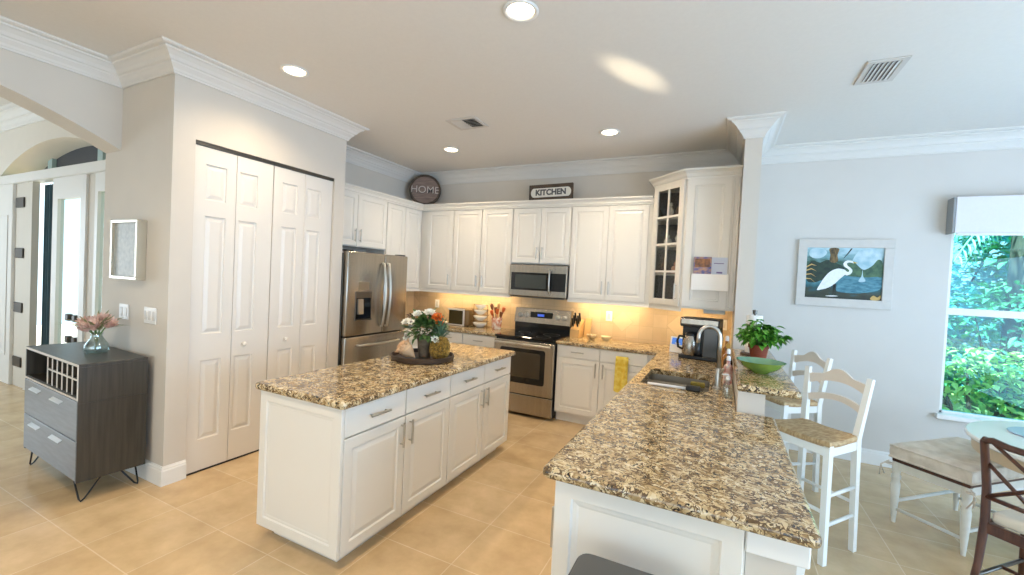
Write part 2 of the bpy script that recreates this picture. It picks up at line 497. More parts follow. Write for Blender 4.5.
class MB:
    def __init__(self, M=None):
        self.bm = bmesh.new()
        self.M = M or Matrix.Identity(4)

    def _v(self, co):
        return self.bm.verts.new(self.M @ Vector(co))

    def face(self, cos):
        try:
            return self.bm.faces.new([self._v(c) for c in cos])
        except ValueError:
            return None

    def box(self, x0, x1, y0, y1, z0, z1, bev=0.0, seg=1):
        x0, x1 = sorted((x0, x1)); y0, y1 = sorted((y0, y1)); z0, z1 = sorted((z0, z1))
        v = [self._v(c) for c in ((x0, y0, z0), (x1, y0, z0), (x1, y1, z0), (x0, y1, z0), (x0, y0, z1), (x1, y0, z1), (x1, y1, z1), (x0, y1, z1))]
        fs = [self.bm.faces.new([v[i] for i in q]) for q in ((3, 2, 1, 0), (4, 5, 6, 7), (0, 1, 5, 4), (1, 2, 6, 5), (2, 3, 7, 6), (3, 0, 4, 7))]
        if bev:
            es = {e for f in fs for e in f.edges}
            bmesh.ops.bevel(self.bm, geom=list(es), offset=bev, segments=seg, affect='EDGES', profile=0.5)
        return self

    def hexa(self, b4, t4):
        """solid between two quads"""
        b = [self._v(c) for c in b4]
        t = [self._v(c) for c in t4]
        self.bm.faces.new(b[::-1])
        self.bm.faces.new(t)
        for i in range(4):
            j = (i + 1) % 4
            self.bm.faces.new((b[i], b[j], t[j], t[i]))
        return self

    def bar(self, a, b, w, d, up=(0, 0, 1), w2=None, d2=None):
        """rectangular bar from a to b, w across, d along 'up'-ish"""
        a, b = Vector(a), Vector(b)
        ax = (b - a).normalized()
        upv = Vector(up)
        s = ax.cross(upv)
        if s.length < 1e-4:
            s = ax.cross(Vector((1, 0, 0)))
        s.normalize()
        u = s.cross(ax).normalized()
        w2 = w2 or w
        d2 = d2 or d
        q = lambda p, ww, dd: [p - s * ww / 2 - u * dd / 2, p + s * ww / 2 - u * dd / 2, p + s * ww / 2 + u * dd / 2, p - s * ww / 2 + u * dd / 2]
        return self.hexa(q(a, w, d), q(b, w2, d2))

    def prism(self, poly, z0, z1, axes='xyz', bev=0.0, seg=2):
        """extrude polygon (2-D) along third axis"""
        def P(a, b, c):
            d = dict(zip(axes, (a, b, c)))
            return (d['x'], d['y'], d['z'])
        lo = [self._v(P(a, b, z0)) for a, b in poly]
        hi = [self._v(P(a, b, z1)) for a, b in poly]
        n = len(poly)
        f0 = self.bm.faces.new(lo[::-1])
        f1 = self.bm.faces.new(hi)
        sides = []
        for i in range(n):
            j = (i + 1) % n
            sides.append(self.bm.faces.new((lo[i], lo[j], hi[j], hi[i])))
        bmesh.ops.recalc_face_normals(self.bm, faces=[f0, f1] + sides)
        if bev:
            es = set(f0.edges) | set(f1.edges)
            bmesh.ops.bevel(self.bm, geom=list(es), offset=bev, segments=seg, affect='EDGES', profile=0.5)
        return self

    def tube(self, pts, r, seg=8, cap=True, radii=None):
        pts = [Vector(p) for p in pts]
        n = len(pts)
        rings = []
        prev = None
        for i, p in enumerate(pts):
            t = (pts[min(i + 1, n - 1)] - pts[max(i - 1, 0)])
            if t.length < 1e-9:
                t = Vector((0, 0, 1))
            t.normalize()
            if prev is None:
                a = Vector((0, 0, 1)) if abs(t.z) < 0.9 else Vector((1, 0, 0))
                s = t.cross(a).normalized()
            else:
                s = (prev - t * prev.dot(t))
                if s.length < 1e-6:
                    s = t.cross(Vector((0, 0, 1)))
                s.normalize()
            prev = s
            u = t.cross(s)
            rr = radii[i] if radii else r
            rings.append([self._v(p + (s * cos(2 * pi * k / seg) + u * sin(2 * pi * k / seg)) * rr) for k in range(seg)])
        for a, b in zip(rings, rings[1:]):
            for k in range(seg):
                self.bm.faces.new((a[k], a[(k + 1) % seg], b[(k + 1) % seg], b[k]))
        if cap:
            self.bm.faces.new(rings[0][::-1])
            self.bm.faces.new(rings[-1])
        return self

    def lathe(self, prof, c=(0, 0, 0), seg=24, sx=1.0, sy=1.0):
        cx, cy, cz = c
        rings = []
        for r, z in prof:
            if r < 1e-5:
                rings.append([self._v((cx, cy, cz + z))])
            else:
                rings.append([self._v((cx + sx * r * cos(2 * pi * k / seg), cy + sy * r * sin(2 * pi * k / seg), cz + z)) for k in range(seg)])
        for a, b in zip(rings, rings[1:]):
            for k in range(seg):
                k2 = (k + 1) % seg
                if len(a) == 1 and len(b) == 1:
                    continue
                if len(a) == 1:
                    self.bm.faces.new((a[0], b[k2], b[k]))
                elif len(b) == 1:
                    self.bm.faces.new((a[k], a[k2], b[0]))
                else:
                    self.bm.faces.new((a[k], a[k2], b[k2], b[k]))
        return self

    def rings(self, w, h, rg, u0=0, v0=0):
        """concentric rectangular loops (inset, depth) in u,v,w; last one is capped"""
        prev = None
        for ins, dep in rg:
            q = [self._v(c) for c in ((u0 + ins, v0 + ins, dep), (u0 + w - ins, v0 + ins, dep), (u0 + w - ins, v0 + h - ins, dep), (u0 + ins, v0 + h - ins, dep))]
            if prev:
                for i in range(4):
                    j = (i + 1) % 4
                    self.bm.faces.new((prev[i], prev[j], q[j], q[i]))
            prev = q
        self.bm.faces.new(prev)
        return self

    def leaf(self, p, d, n, L, W, fold=0.15, curl=0.1):
        d = Vector(d).normalized()
        n = Vector(n)
        s = d.cross(n)
        if s.length < 1e-4:
            s = d.cross(Vector((0.3, 0.2, 1)))
        s.normalize()
        n = s.cross(d)
        p = Vector(p)
        a = p
        m1 = p + d * L * 0.35 + n * L * fold * 0.3
        m2 = p + d * L * 0.7 + n * L * fold * 0.2 - n * curl * L * 0.4
        t = p + d * L - n * curl * L
        l1 = m1 - s * W / 2 + n * W * fold
        r1 = m1 + s * W / 2 + n * W * fold
        l2 = m2 - s * W * 0.38 + n * W * fold
        r2 = m2 + s * W * 0.38 + n * W * fold
        va, vm1, vm2, vt, vl1, vr1, vl2, vr2 = [self._v(c) for c in (a, m1, m2, t, l1, r1, l2, r2)]
        F = self.bm.faces.new
        F((va, vm1, vl1)); F((va, vr1, vm1)); F((vl1, vm1, vm2, vl2)); F((vm1, vr1, vr2, vm2)); F((vl2, vm2, vt)); F((vm2, vr2, vt))
        return self

    def build(self, name, m, parent=None, smooth=False, recalc=False, auto=None):
        bm = self.bm
        if recalc:
            bmesh.ops.recalc_face_normals(bm, faces=bm.faces)
        if parent is not None:
            root = parent
            while root.parent is not None:
                root = root.parent
            bm.transform(root.matrix_basis.inverted())
        me = bpy.data.meshes.new(name)
        bm.to_mesh(me)
        bm.free()
        if smooth:
            for p in me.polygons:
                p.use_smooth = True
            if auto:
                me.set_sharp_from_angle(angle=auto)
        o = bpy.data.objects.new(name, me)
        COL.objects.link(o)
        me.materials.append(m)
        if parent is not None:
            o.parent = parent
        return o


def tag(o, label=None, cat=None, group=None, kind=None):
    if label: o['label'] = label
    if cat: o['category'] = cat
    if group: o['group'] = group
    if kind: o['kind'] = kind
    return o


def thing(name, label, cat, loc=(0, 0, 0), rotz=0.0, group=None, kind=None):
    o = bpy.data.objects.new(name, None)
    o.empty_display_size = 0.1
    COL.objects.link(o)
    o.location = loc
    o.rotation_euler = (0, 0, rotz)
    return tag(o, label, cat, group, kind)


def local(root):
    """matrix for building in the thing's own frame"""
    return root.matrix_basis.copy()


def structure(name, mb, m, **k):
    return tag(mb.build(name, m, **k), kind='structure')


def dup(root, loc, rotz, label=None):
    r = root.copy(); COL.objects.link(r)
    r.location = loc; r.rotation_euler = (0, 0, rotz)
    if label: r['label'] = label

    def rec(a, b):
        for ch in list(a.children):
            c = ch.copy(); COL.objects.link(c); c.parent = b
            rec(ch, c)
    rec(root, r)
    return r


def frame(ox, oy, oz, ang):
    """local u (along, angle in plan), v up, w outward (right-hand side of u)"""
    c, s = cos(ang), sin(ang)
    return Matrix(((c, 0, s, ox), (s, 0, -c, oy), (0, 1, 0, oz), (0, 0, 0, 1)))


PX = pi / 2   # faces +x: u runs along +y
MY = 0.0      # faces -y: u runs along +x
MX = -pi / 2  # faces -x: u runs along -y


def sweep(mb, path, prof, closed=False):
    """sweep profile (out, z) along plan path; out is to the right of travel"""
    P = [Vector((x, y)) for x, y in path]
    n = len(P)
    rows = []
    for i, p in enumerate(P):
        if closed or 0 < i < n - 1:
            d1 = (p - P[i - 1]).normalized()
            d2 = (P[(i + 1) % n] - p).normalized()
        elif i == 0:
            d1 = d2 = (P[1] - p).normalized()
        else:
            d1 = d2 = (p - P[i - 1]).normalized()
        n1 = Vector((d1.y, -d1.x)); n2 = Vector((d2.y, -d2.x))
        mt = (n1 + n2)
        mt = mt / max(1e-6, (mt.length_squared / 2)) if mt.length > 1e-6 else n1
        rows.append([mb._v((p.x + mt.x * o, p.y + mt.y * o, z)) for o, z in prof])
    m = len(prof)
    rng = range(n) if closed else range(n - 1)
    for i in rng:
        a, b = rows[i], rows[(i + 1) % n]
        for k in range(m):
            k2 = (k + 1) % m
            mb.bm.faces.new((a[k], b[k], b[k2], a[k2]))
    if not closed:
        mb.bm.faces.new(rows[0]); mb.bm.faces.new(rows[-1][::-1])
    bmesh.ops.recalc_face_normals(mb.bm, faces=mb.bm.faces)
    return mb


def rounded(poly, radii, seg=5):
    """round the corners of a polygon"""
    out = []
    n = len(poly)
    for i, (x, y) in enumerate(poly):
        r = radii[i] if isinstance(radii, (list, tuple)) else radii
        p = Vector((x, y)); a = Vector(poly[i - 1]); b = Vector(poly[(i + 1) % n])
        if r <= 0:
            out.append((x, y)); continue
        d1 = (a - p).normalized(); d2 = (b - p).normalized()
        for k in range(seg + 1):
            t = k / seg
            q0 = p + d1 * r; q1 = p + d2 * r
            q = q0 * (1 - t) ** 2 + p * 2 * t * (1 - t) + q1 * t * t
            out.append((q.x, q.y))
    return out


def cut(obj, cutter_mb):
    """subtract a solid and bake the result"""
    me = bpy.data.meshes.new('cut'); cutter_mb.bm.to_mesh(me); cutter_mb.bm.free()
    c = bpy.data.objects.new('cut', me); COL.objects.link(c)
    md = obj.modifiers.new('cut', 'BOOLEAN'); md.object = c; md.operation = 'DIFFERENCE'; md.solver = 'EXACT'
    dg = bpy.context.evaluated_depsgraph_get(); dg.update()
    new = bpy.data.meshes.new_from_object(obj.evaluated_get(dg))
    obj.modifiers.clear(); obj.data = new
    bpy.data.objects.remove(c); bpy.data.meshes.remove(me)


def text_mesh(name, s, size, m, M, parent, extrude=0.002, bold=0.0):
    cu = bpy.data.curves.new(name, 'FONT')
    cu.body = s; cu.size = size; cu.extrude = extrude; cu.align_x = 'CENTER'; cu.align_y = 'CENTER'; cu.offset = bold
    tmp = bpy.data.objects.new(name, cu); COL.objects.link(tmp)
    dg = bpy.context.evaluated_depsgraph_get(); dg.update()
    me = bpy.data.meshes.new_from_object(tmp.evaluated_get(dg))
    bpy.data.objects.remove(tmp)
    bm = bmesh.new(); bm.from_mesh(me); bpy.data.meshes.remove(me)
    mb = MB(); mb.bm.free(); mb.bm = bm
    bm.transform(M)
    return mb.build(name, m, parent)

# ------------------------------------------------------------------ room shell
YB, XL, XP, YL, YE, ZC, XH = 5.145, -4.15, -3.48, 1.642, 3.155, 3.04, -4.2
XS0, XS1, YS = 0.108, 0.24, 4.225      # stub wall / knee wall
KY = 2.686                             # where the raised bar ends

structure('floor', MB().box(-9.6, 4.0, -3.6, 5.30, -0.06, 0.0), FLOORM)
m = MB(); m.box(XH, 4.0, -3.6, 5.30, ZC, ZC + 0.08); m.box(-4.45, XH, -3.6, 5.3, ZC, ZC + 0.08)
structure('ceiling', m, CEIL)
structure('light_block_rear', MB().box(-9.7, 9.0, -9.5, -3.6, ZC - .2, ZC), CEIL)  # unseen slab added outside to hold back sun and sky at the rear
structure('light_block_side', MB().box(4.0, 9.0, -3.6, YB, ZC - .2, ZC), CEIL)  # unseen slab added outside to cut the daylight on the right
structure('ceiling_foyer', MB().box(-9.7, -4.45, -3.6, 2.7, 3.26, 3.34), CEIL)

# back wall with the nook window opening
WX0, WX1, WZ0, WZ1 = 1.80, 2.76, 0.555, 2.26
m = MB()
m.box(-4.27, 0.17, YB, YB + 0.14, 0, ZC)
structure('wall_back', m, WALL)
m = MB()
m.box(0.17, WX0, YB, YB + 0.14, 0, ZC); m.box(WX1, 4.0, YB, YB + 0.14, 0, ZC)
m.box(WX0, WX1, YB, YB + 0.14, 0, WZ0); m.box(WX0, WX1, YB, YB + 0.14, WZ1, ZC)
structure('wall_nook', m, NOOKW)
structure('wall_kitchen_left', MB().box(XL - 0.12, XL, YE, YB, 0, ZC), WALL)
# pantry closet
PY0, PY1, PZ = 1.785, 3.03, 2.482
m = MB()
m.box(XP - 0.1, XP, YL, PY0, 0, ZC); m.box(XP - 0.1, XP, PY1, YE, 0, ZC); m.box(XP - 0.1, XP, PY0, PY1, PZ, ZC)
m.box(-4.45, XP - 0.1, YL, YL + 0.1, 0, ZC)
m.box(-4.27, XP - 0.1, YE - 0.1, YE, 0, ZC)
structure('wall_pantry', m, WALL)
structure('wall_pantry_inside', MB().box(-4.2, -4.15, YL + 0.1, YE - 0.1, 0, ZC), DARKGAP)
# header wall with the arched opening to the foyer
R, ac, aw, asz = 3.56, 0.042, 1.6, 2.42
arc = []
for k in range(25):
    y = ac + aw - 2 * aw * k / 24
    arc.append((y, asz + sqrt(R * R - (y - ac) ** 2) - sqrt(R * R - aw * aw)))
poly = [(YL + 0.02, ZC), (YL + 0.02, asz)] + [(min(y, YL), z) for y, z in arc] + [(ac - aw, 0), (-3.6, 0), (-3.6, ZC)]
m = MB(); m.prism(poly, -4.45, XH, axes='yzx')
structure('wall_header', m, WALL)
# stub wall that drops to a knee wall behind the sink and at the low counter end
poly = [(YB, 0), (YB, ZC), (YS, ZC), (YS, 1.028), (KY, 1.028), (KY, 0.873), (1.505, 0.873), (1.505, 0)]
structure('wall_stub', MB().prism(poly, XS0, XS1, axes='yzx'), WALL)
# walls behind the viewer and to the right, with the openings the daylight comes through
m = MB()
m.box(-4.45, -3.95, -3.6, -3.46, 0, ZC); m.box(3.4, 4.0, -3.6, -3.46, 0, ZC); m.box(-3.95, 3.4, -3.6, -3.46, 2.44, ZC)
structure('wall_rear', m, NOOKW)
m = MB()
m.box(3.9, 4.0, -3.46, -1.45, 0, ZC); m.box(3.9, 4.0, 4.15, YB, 0, ZC); m.box(3.9, 4.0, -1.45, 4.15, 2.4, ZC)
structure('wall_right', m, NOOKW)
# foyer
m = MB()
FX0, FX1, FY = -8.25, -5.05, 2.0
fc, fw, frise = (FX0 + FX1) / 2, (FX1 - FX0) / 2, 0.36
FR = (fw * fw + frise * frise) / (2 * frise)
arc = [(fc + fw - 2 * fw * k / 24, 2.50 + sqrt(max(0, FR * FR - (fw - 2 * fw * k / 24) ** 2)) - (FR - frise)) for k in range(25)]
poly = [(-4.45, 0), (-4.45, 3.26), (-9.6, 3.26), (-9.6, 0), (FX0, 0)] + arc[::-1] + [(FX1, 0)]
m.prism(poly, FY, FY + 0.34, axes='xzy')
structure('wall_foyer', m, mat('foyer_wall_paint', (226, 218, 205), 0.7, noise=0.02))
m = MB(); m.box(-9.7, -9.6, 0.6, 2.7, 0, 3.26); m.box(-9.7, -9.6, -3.6, -1.4, 0, 3.26); m.box(-9.7, -9.6, -1.4, 0.6, 0, 0.5); m.box(-9.7, -9.6, -1.4, 0.6, 2.5, 3.26); m.box(-9.7, -4.45, -3.7, -3.6, 0, 3.26)
m.box(-4.45, -4.44, -3.6, 2.0, ZC, 3.26)
structure('wall_foyer_left', m, STUCCO)

# crown moulding
def crown(z1, s=1.0):
    pr = [(0, -.150), (.014, -.150), (.014, -.138), (.020, -.132), (.026, -.118), (.048, -.094), (.050, -.084), (.062, -.078), (.074, -.058), (.098, -.036), (.112, -.030), (.114, -.020), (.138, -.018), (.150, -.010), (.150, 0), (0, 0)]
    return [(o * s, z1 + z * s) for o, z in pr]
path = [(XH, -3.46), (XH, YL), (XP, YL), (XP, YE), (XL, YE), (XL, YB), (XS0, YB), (XS0, YS), (XS1, YS), (XS1, YB), (3.9, YB), (3.9, -3.46)]
structure('trim_crown', sweep(MB(), path, crown(ZC)), CROWNM)
structure('trim_foyer_crown', sweep(MB(), [(-9.6, -3.6), (-9.6, FY), (-4.45, FY)], crown(3.26, 1.15)), TRIM)
# baseboards
BP = [(0, 0), (.016, 0), (.016, .105), (.012, .112), (.012, .122), (.006, .130), (.004, .137), (0, .137)]
structure('baseboard_pantry', sweep(MB(), [(-4.45, YL), (XP, YL), (XP, PY0)], BP), TRIM)
structure('baseboard_pantry_end', sweep(MB(), [(XP, PY1), (XP, YE), (XP - 0.02, YE)], BP), TRIM)
structure('baseboard_nook', sweep(MB(), [(XS1, 1.52), (XS1, YB), (3.9, YB), (3.9, 4.15)], BP), TRIM)
structure('baseboard_foyer', sweep(MB(), [(-9.6, FY), (FX0, FY)], BP), TRIM)
# backsplash
m = MB(); m.box(-4.14, XS0, YB - 0.008, YB, 0.90, 1.40)
structure('wall_backsplash', m, SPLASHM)
structure('wall_backsplash_left', MB().box(XL, XL + 0.008, 4.10, YB - 0.008, 0.90, 1.40), SPLASHL)

# ------------------------------------------------------------------ nook window
w = thing('window_1', None, None, (2.28, YB, WZ0), kind='structure')
m = MB()
y0, y1 = YB + 0.05, YB + 0.10
m.box(WX0, WX0 + 0.035, y0, y1, WZ0, WZ1); m.box(WX1 - 0.035, WX1, y0, y1, WZ0, WZ1)
m.box(WX0, WX1, y0, y1, WZ0, WZ0 + 0.03); m.box(WX0, WX1, y0, y1, WZ1 - 0.04, WZ1)
m.box(WX0, WX1, y0 - 0.015, y1 - 0.02, 1.452, 1.515, 0.004)
m.build('window_frame', TRIM, w)
MB().box(WX0 + 0.02, WX1 - 0.02, y0 + 0.022, y0 + 0.026, WZ0 + 0.02, WZ1 - 0.02).build('pane', PANE, w)
MB().box(WX0 - 0.03, WX1 + 0.03, YB - 0.05, YB + 0.05, WZ0 - 0.03, WZ0 + 0.012, 0.006, 2).build('window_sill', TRIM, w)
# roller shade in its box above the window
w = thing('window_shade', 'white fabric window shade drawn up at top of nook window', 'window shade', (2.28, YB, 2.16))
m = MB(); m.box(1.775, 2.80, YB - 0.125, YB - 0.10, 2.165, 2.478, 0.003)
m.build('fabric_front', SHADEM, w)
m = MB(); m.box(1.757, 1.775, YB - 0.122, YB, 2.165, 2.475, 0.004); m.box(2.80, 2.818, YB - 0.122, YB, 2.165, 2.475, 0.004); m.box(1.775, 2.80, YB - 0.1, YB, 2.46, 2.475)
m.build('bracket', SHADES, w)
MB().box(1.79, 2.79, YB - 0.118, YB - 0.098, 2.145, 2.165, 0.004).build('bottom_rail', TRIM, w)

# ------------------------------------------------------------------ foyer entry
e = thing('door_3', None, None, (-6.2, FY + 0.2, 0), kind='structure')
m = MB()
m.box(FX0, FX1, FY - 0.03, FY + 0.10, 2.425, 2.53, 0.006)
m.build('head_rail', TRIM, e)
m = MB()
yA, yB = FY + 0.0, FY + 0.055
m.box(-5.93, -5.815, yA, yB, 0, 2.425); m.box(-6.60, -6.475, yA, yB, 0, 2.425); m.box(-6.475, -5.93, yA, yB, 2.20, 2.425); m.box(-6.475, -5.93, yA, yB, 0, 0.22)
m.build('door_stile', TRIM, e)
MB().box(-6.475, -5.93, yA + .025, yA + .03, .22, 2.2).build('door_pane', PANECLR, e)
m = MB(); m.box(-5.815, -5.62, yA + 0.02, yB + 0.02, 0, 2.425); m.build('mullion', JAMB, e)
m = MB(); m.box(-5.62, -5.56, yA, yB, 0, 2.425); m.box(-5.12, -5.05, yA, yB, 0, 2.425); m.box(-5.56, -5.12, yA, yB, 2.24, 2.425); m.box(-5.56, -5.12, yA, yB, 0, 0.22)
m.build('sidelight_frame', TRIM, e)
MB().box(-5.56, -5.12, yA + .025, yA + .03, .22, 2.24).build('sidelight_pane', PANECLR, e)
for zz in (0.95, 0.72):
    m = MB(); m.box(-6.17, -6.10, yA - 0.02, yA + 0.024, zz - 0.035, zz + 0.035, 0.006)
    m.box(-6.01, -5.94, yA - 0.02, yA + 0.024, zz - 0.035, zz + 0.035, 0.006)
    m.build('door_handle', HINGE, e)
e = thing('door_4', None, None, (-7.4, FY, 0), kind='structure')
m = MB(); m.box(-7.70, -7.30, FY + 0.02, FY + 0.06, 0, 2.425); m.box(-7.299, -7.15, FY + 0.0, FY + 0.06, 0, 2.425)
m.build('jamb', JAMB, e)
m = MB(); m.box(-8.22, -7.70, FY - 0.01, FY + 0.045, 0.0, 2.425, 0.004); m.build('leaf', TRIM, e)
m = MB(); m.rings(0.30, 1.7, [(0, 0), (0, .006), (.02, .006), (.03, 0)], 0, 0)
m.bm.transform(frame(-8.12, FY - 0.012, 0.35, MY)); m.build('leaf_panel', TRIM, e)
for zz in (2.20, 1.60, 0.95, 0.30):
    MB().box(-7.66, -7.42, FY + 0.004, FY + 0.019, zz - 0.06, zz + 0.06, 0.006).build('hinge', HINGE, e)
# arched transom above the doors
e = thing('window_2', None, None, (fc, FY + 0.3, 2.5), kind='structure')
arc2 = [(fc + (fw - 0.02) - 2 * (fw - 0.02) * k / 24, 2.53 + (sqrt(max(0, FR * FR - ((fw - .02) - 2 * (fw - .02) * k / 24) ** 2)) - (FR - frise)) * 0.98) for k in range(25)]
MB().prism(arc2, FY + 0.28, FY + 0.29, axes='xzy').build('pane', DARKPANE, e)
for xx in (-7.5, -6.2, -5.75):
    MB().box(xx - 0.06, xx + 0.06, FY + 0.24, FY + 0.30, 2.5, 2.84).build('mullion', mat('pale_teal_mullion', (170, 190, 188), 0.5), e)
# curtain seen through the doorway
m = MB(); pts = []
for k in range(41):
    t = k / 40
    pts.append((-7.13 + 0.36 * t, FY + 0.095 + 0.018 * sin(t * 34)))
for i in range(40):
    a, b = pts[i], pts[i + 1]
    m.face([(a[0], a[1], 0.03), (b[0], b[1], 0.03), (b[0], b[1], 2.40), (a[0], a[1], 2.40)])
    m.face([(a[0], a[1] + .008, 2.40), (b[0], b[1] + .008, 2.40), (b[0], b[1] + .008, 0.03), (a[0], a[1] + .008, 0.03)])
tag(m.build('curtain', CURT, smooth=True), 'dark teal curtain hanging in the foyer doorway beside the glass door', 'curtain')

# ------------------------------------------------------------------ bifold pantry doors
def bifold(name, ya, yb, knob_leaf):
    root = thing(name, None, None, (XP - 0.03, (ya + yb) / 2, 0.012), kind='structure')
    wl = (yb - ya) / 2
    for i in range(2):
        y0 = ya + i * wl
        M = frame(XP - 0.055, y0 + 0.002, 0.012, PX)
        w, h = wl - 0.004, 2.44
        # raised panel layout: stiles around three panels
        mb = MB(M)
        mb.box(0, w, 0, h, 0, 0.022)
        rows = [(0.235, 0.84), (1.04, 1.93), (2.05, 2.315)]
        st = (w - 0.150) / 2 + (-.055 if i else .004)
        T = 0.034
        en = st + 0.150
        mb.box(0, st, 0, h, 0.022, T); mb.box(en, w, 0, h, 0.022, T)
        zs = [0] + [z for r_ in rows for z in r_] + [h]
        for k in range(0, len(zs), 2):
            mb.box(st, en, zs[k], zs[k + 1], 0.022, T)
        for z0, z1 in rows:
            mb.rings(en - st, z1 - z0, [(0, T), (.004, .024), (.012, .0225), (.040, .032), (.040, .032)], st, z0)
        lf = mb.build('leaf', PANTRYW, root)
        if i == knob_leaf:
            k = MB(frame(XP - 0.021, y0 + (w / 2) + (-0.06 if i else 0.0), 0.945, PX))
            # lathe about local z(w)
            k.lathe([(0, 0), (.010, 0), (.009, .012), (.017, .020), (.019, .028), (.013, .036), (0, .038)], seg=14)
            k.build('door_knob', PANTRYW, lf, smooth=True)
    return root
bifold('door_1', PY0 + 0.004, (PY0 + PY1) / 2 - 0.002, 1)
bifold('door_2', (PY0 + PY1) / 2 + 0.002, PY1 - 0.004, 0)
structure('trim_pantry_track', MB().box(XP - 0.07, XP - 0.012, PY0, PY1, PZ - 0.028, PZ), STEELD)
m = MB(); m.box(XP - 0.07, XP - 0.015, PY0, PY1, 0.0005, 0.008)
structure('trim_pantry_threshold', m, DARKGAP)

# ------------------------------------------------------------------ cabinet helpers
RAISED = lambda t: [(0, 0), (0, t - .003), (.003, t), (.056, t), (.062, t - .008), (.068, t - .008), (.094, t - .001)]
SLAB = lambda t: [(0, 0), (0, t - .004), (.004, t), (.010, t), (.012, t - .0015), (.016, t - .0015)]


def front(parent, M, u0, v0, w, h, style='door', handle=None, hm=None, name=None):
    """door or drawer front in M; handle = ('v'|'h', u, v, length)"""
    mb = MB(M)
    mb.rings(w, h, RAISED(.021) if style == 'door' else SLAB(.021), u0, v0)
    o = mb.build(name or ('door' if style == 'door' else 'drawer'), CABW, parent)
    if handle:
        k, hu, hv, L = handle
        mb = MB(M)
        if k == 'v':
            a, b = (hu, hv - L / 2, .048), (hu, hv + L / 2, .048)
            posts = [(hu, hv - L * .38), (hu, hv + L * .38)]
        else:
            a, b = (hu - L / 2, hv, .048), (hu + L / 2, hv, .048)
            posts = [(hu - L * .38, hv), (hu + L * .38, hv)]
        mb.tube([a, b], .0072, 8)
        for pu, pv in posts:
            mb.tube([(pu, pv, .020), (pu, pv, .048)], .0045, 6)
        mb.build('handle', NICKEL, o, smooth=True, auto=0.8)
    return o

G = 0.004
HL = 0.150

# ---- wall cabinets
UZ0, UZ1 = 1.376, 2.47
UFX, UFY = -3.82, 4.85
# over the refrigerator
c = thing('wall_cabinet', 'white two-door wall cabinet directly above the stainless refrigerator', 'wall cabinet', (UFX, 3.66, 1.86))
MB().box(XL + .002, UFX - .02, YE + 0.01, 4.145, 1.862, UZ1).build('cabinet_box', CABW, c)
M = frame(UFX - .02, YE + 0.01, 1.862, PX)
front(c, M, .01, .01, .49, .60, handle=('v', .465, .13, .15))
front(c, M, .505, .01, .475, .60, handle=('v', .54, .13, .15))
# tall one beside it and the blind corner
c = thing('wall_cabinet', 'white tall wall cabinet between refrigerator and kitchen corner', 'wall cabinet', (UFX, 4.5, UZ0))
MB().box(XL + .002, UFX - .02, 4.147, 4.852, UZ0, UZ1).build('cabinet_box', CABW, c)
M = frame(UFX - .02, 4.147, UZ0, PX)
front(c, M, .01, .012, .335, 1.07)
front(c, M, .352, .012, .335, 1.07)
c = thing('wall_cabinet', 'white single-door wall cabinet in the corner left of the paired doors', 'wall cabinet', (-3.5, UFY, UZ0))
MB().box(XL + .002, -3.297, UFY + .02, YB - .001, UZ0, UZ1).build('cabinet_box', CABW, c)
M = frame(-3.722, UFY + .02, UZ0, MY)
front(c, M, .0, .012, .42, 1.07, handle=('v', .385, .15, HL))
c = thing('wall_cabinet', 'white two-door wall cabinet immediately left of the microwave', 'wall cabinet', (-2.84, UFY, UZ0))
MB().box(-3.293, -2.402, UFY + .02, YB - .001, UZ0, UZ1).build('cabinet_box', CABW, c)
M = frame(-3.293, UFY + .02, UZ0, MY)
front(c, M, .012, .012, .42, 1.07, handle=('v', .395, .15, HL))
front(c, M, .446, .012, .435, 1.07, handle=('v', .483, .15, HL))
c = thing('wall_cabinet', 'short white two-door wall cabinet right above the microwave', 'wall cabinet', (-2.02, UFY, 1.775))
MB().box(-2.398, -1.642, UFY + .02, YB - .001, 1.775, UZ1).build('cabinet_box', CABW, c)
M = frame(-2.398, UFY + .02, 1.775, MY)
front(c, M, .006, .012, .368, .67, handle=('v', .340, .13, HL))
front(c, M, .380, .012, .368, .67, handle=('v', .414, .13, HL))
c = thing('wall_cabinet', 'white two-door wall cabinet between microwave and glass-door cabinet', 'wall cabinet', (-1.2, UFY, UZ0))
MB().box(-1.638, -.715, UFY + .02, YB - .001, UZ0, UZ1).build('cabinet_box', CABW, c)
M = frame(-1.638, UFY + .02, UZ0, MY)
front(c, M, .008, .012, .432, 1.07, handle=('v', .405, .15, HL))
front(c, M, .444, .012, .435, 1.07, handle=('v', .480, .15, HL))
# crown and light rail of the wall cabinets
CP = [(0, 2.462), (.008, 2.462), (.008, 2.475), (.018, 2.485), (.022, 2.505), (.042, 2.528), (.052, 2.532), (.052, 2.548), (-.02, 2.548), (-.02, 2.462)]
m = sweep(MB(), [(UFX, YE + .01), (UFX, UFY), (-.718, UFY)], CP)
m.box(XL + .002, UFX - .02, YE + .01, YB - .002, 2.528, 2.546); m.box(UFX - .02, -.718, UFY + .02, YB - .002, 2.528, 2.546)
tag(m.build('cabinet_crown', CABW), 'white crown moulding along the top of the wall cabinets', 'cabinet moulding')
RP = [(-.004, 1.340), (.006, 1.340), (.006, 1.352), (.002, 1.358), (.002, 1.3765), (-.016, 1.3765), (-.016, 1.340)]
m = sweep(MB(), [(UFX, 4.15), (UFX, UFY), (-2.402, UFY)], RP)
tag(m.build('light_rail', CABW), 'white light rail under the wall cabinets left of the microwave', 'cabinet moulding')
m = sweep(MB(), [(-1.638, UFY), (-.708, UFY), (-.368, 4.535)], RP)
tag(m.build('light_rail', CABW), 'white light rail under the wall cabinets right of the microwave', 'cabinet moulding')

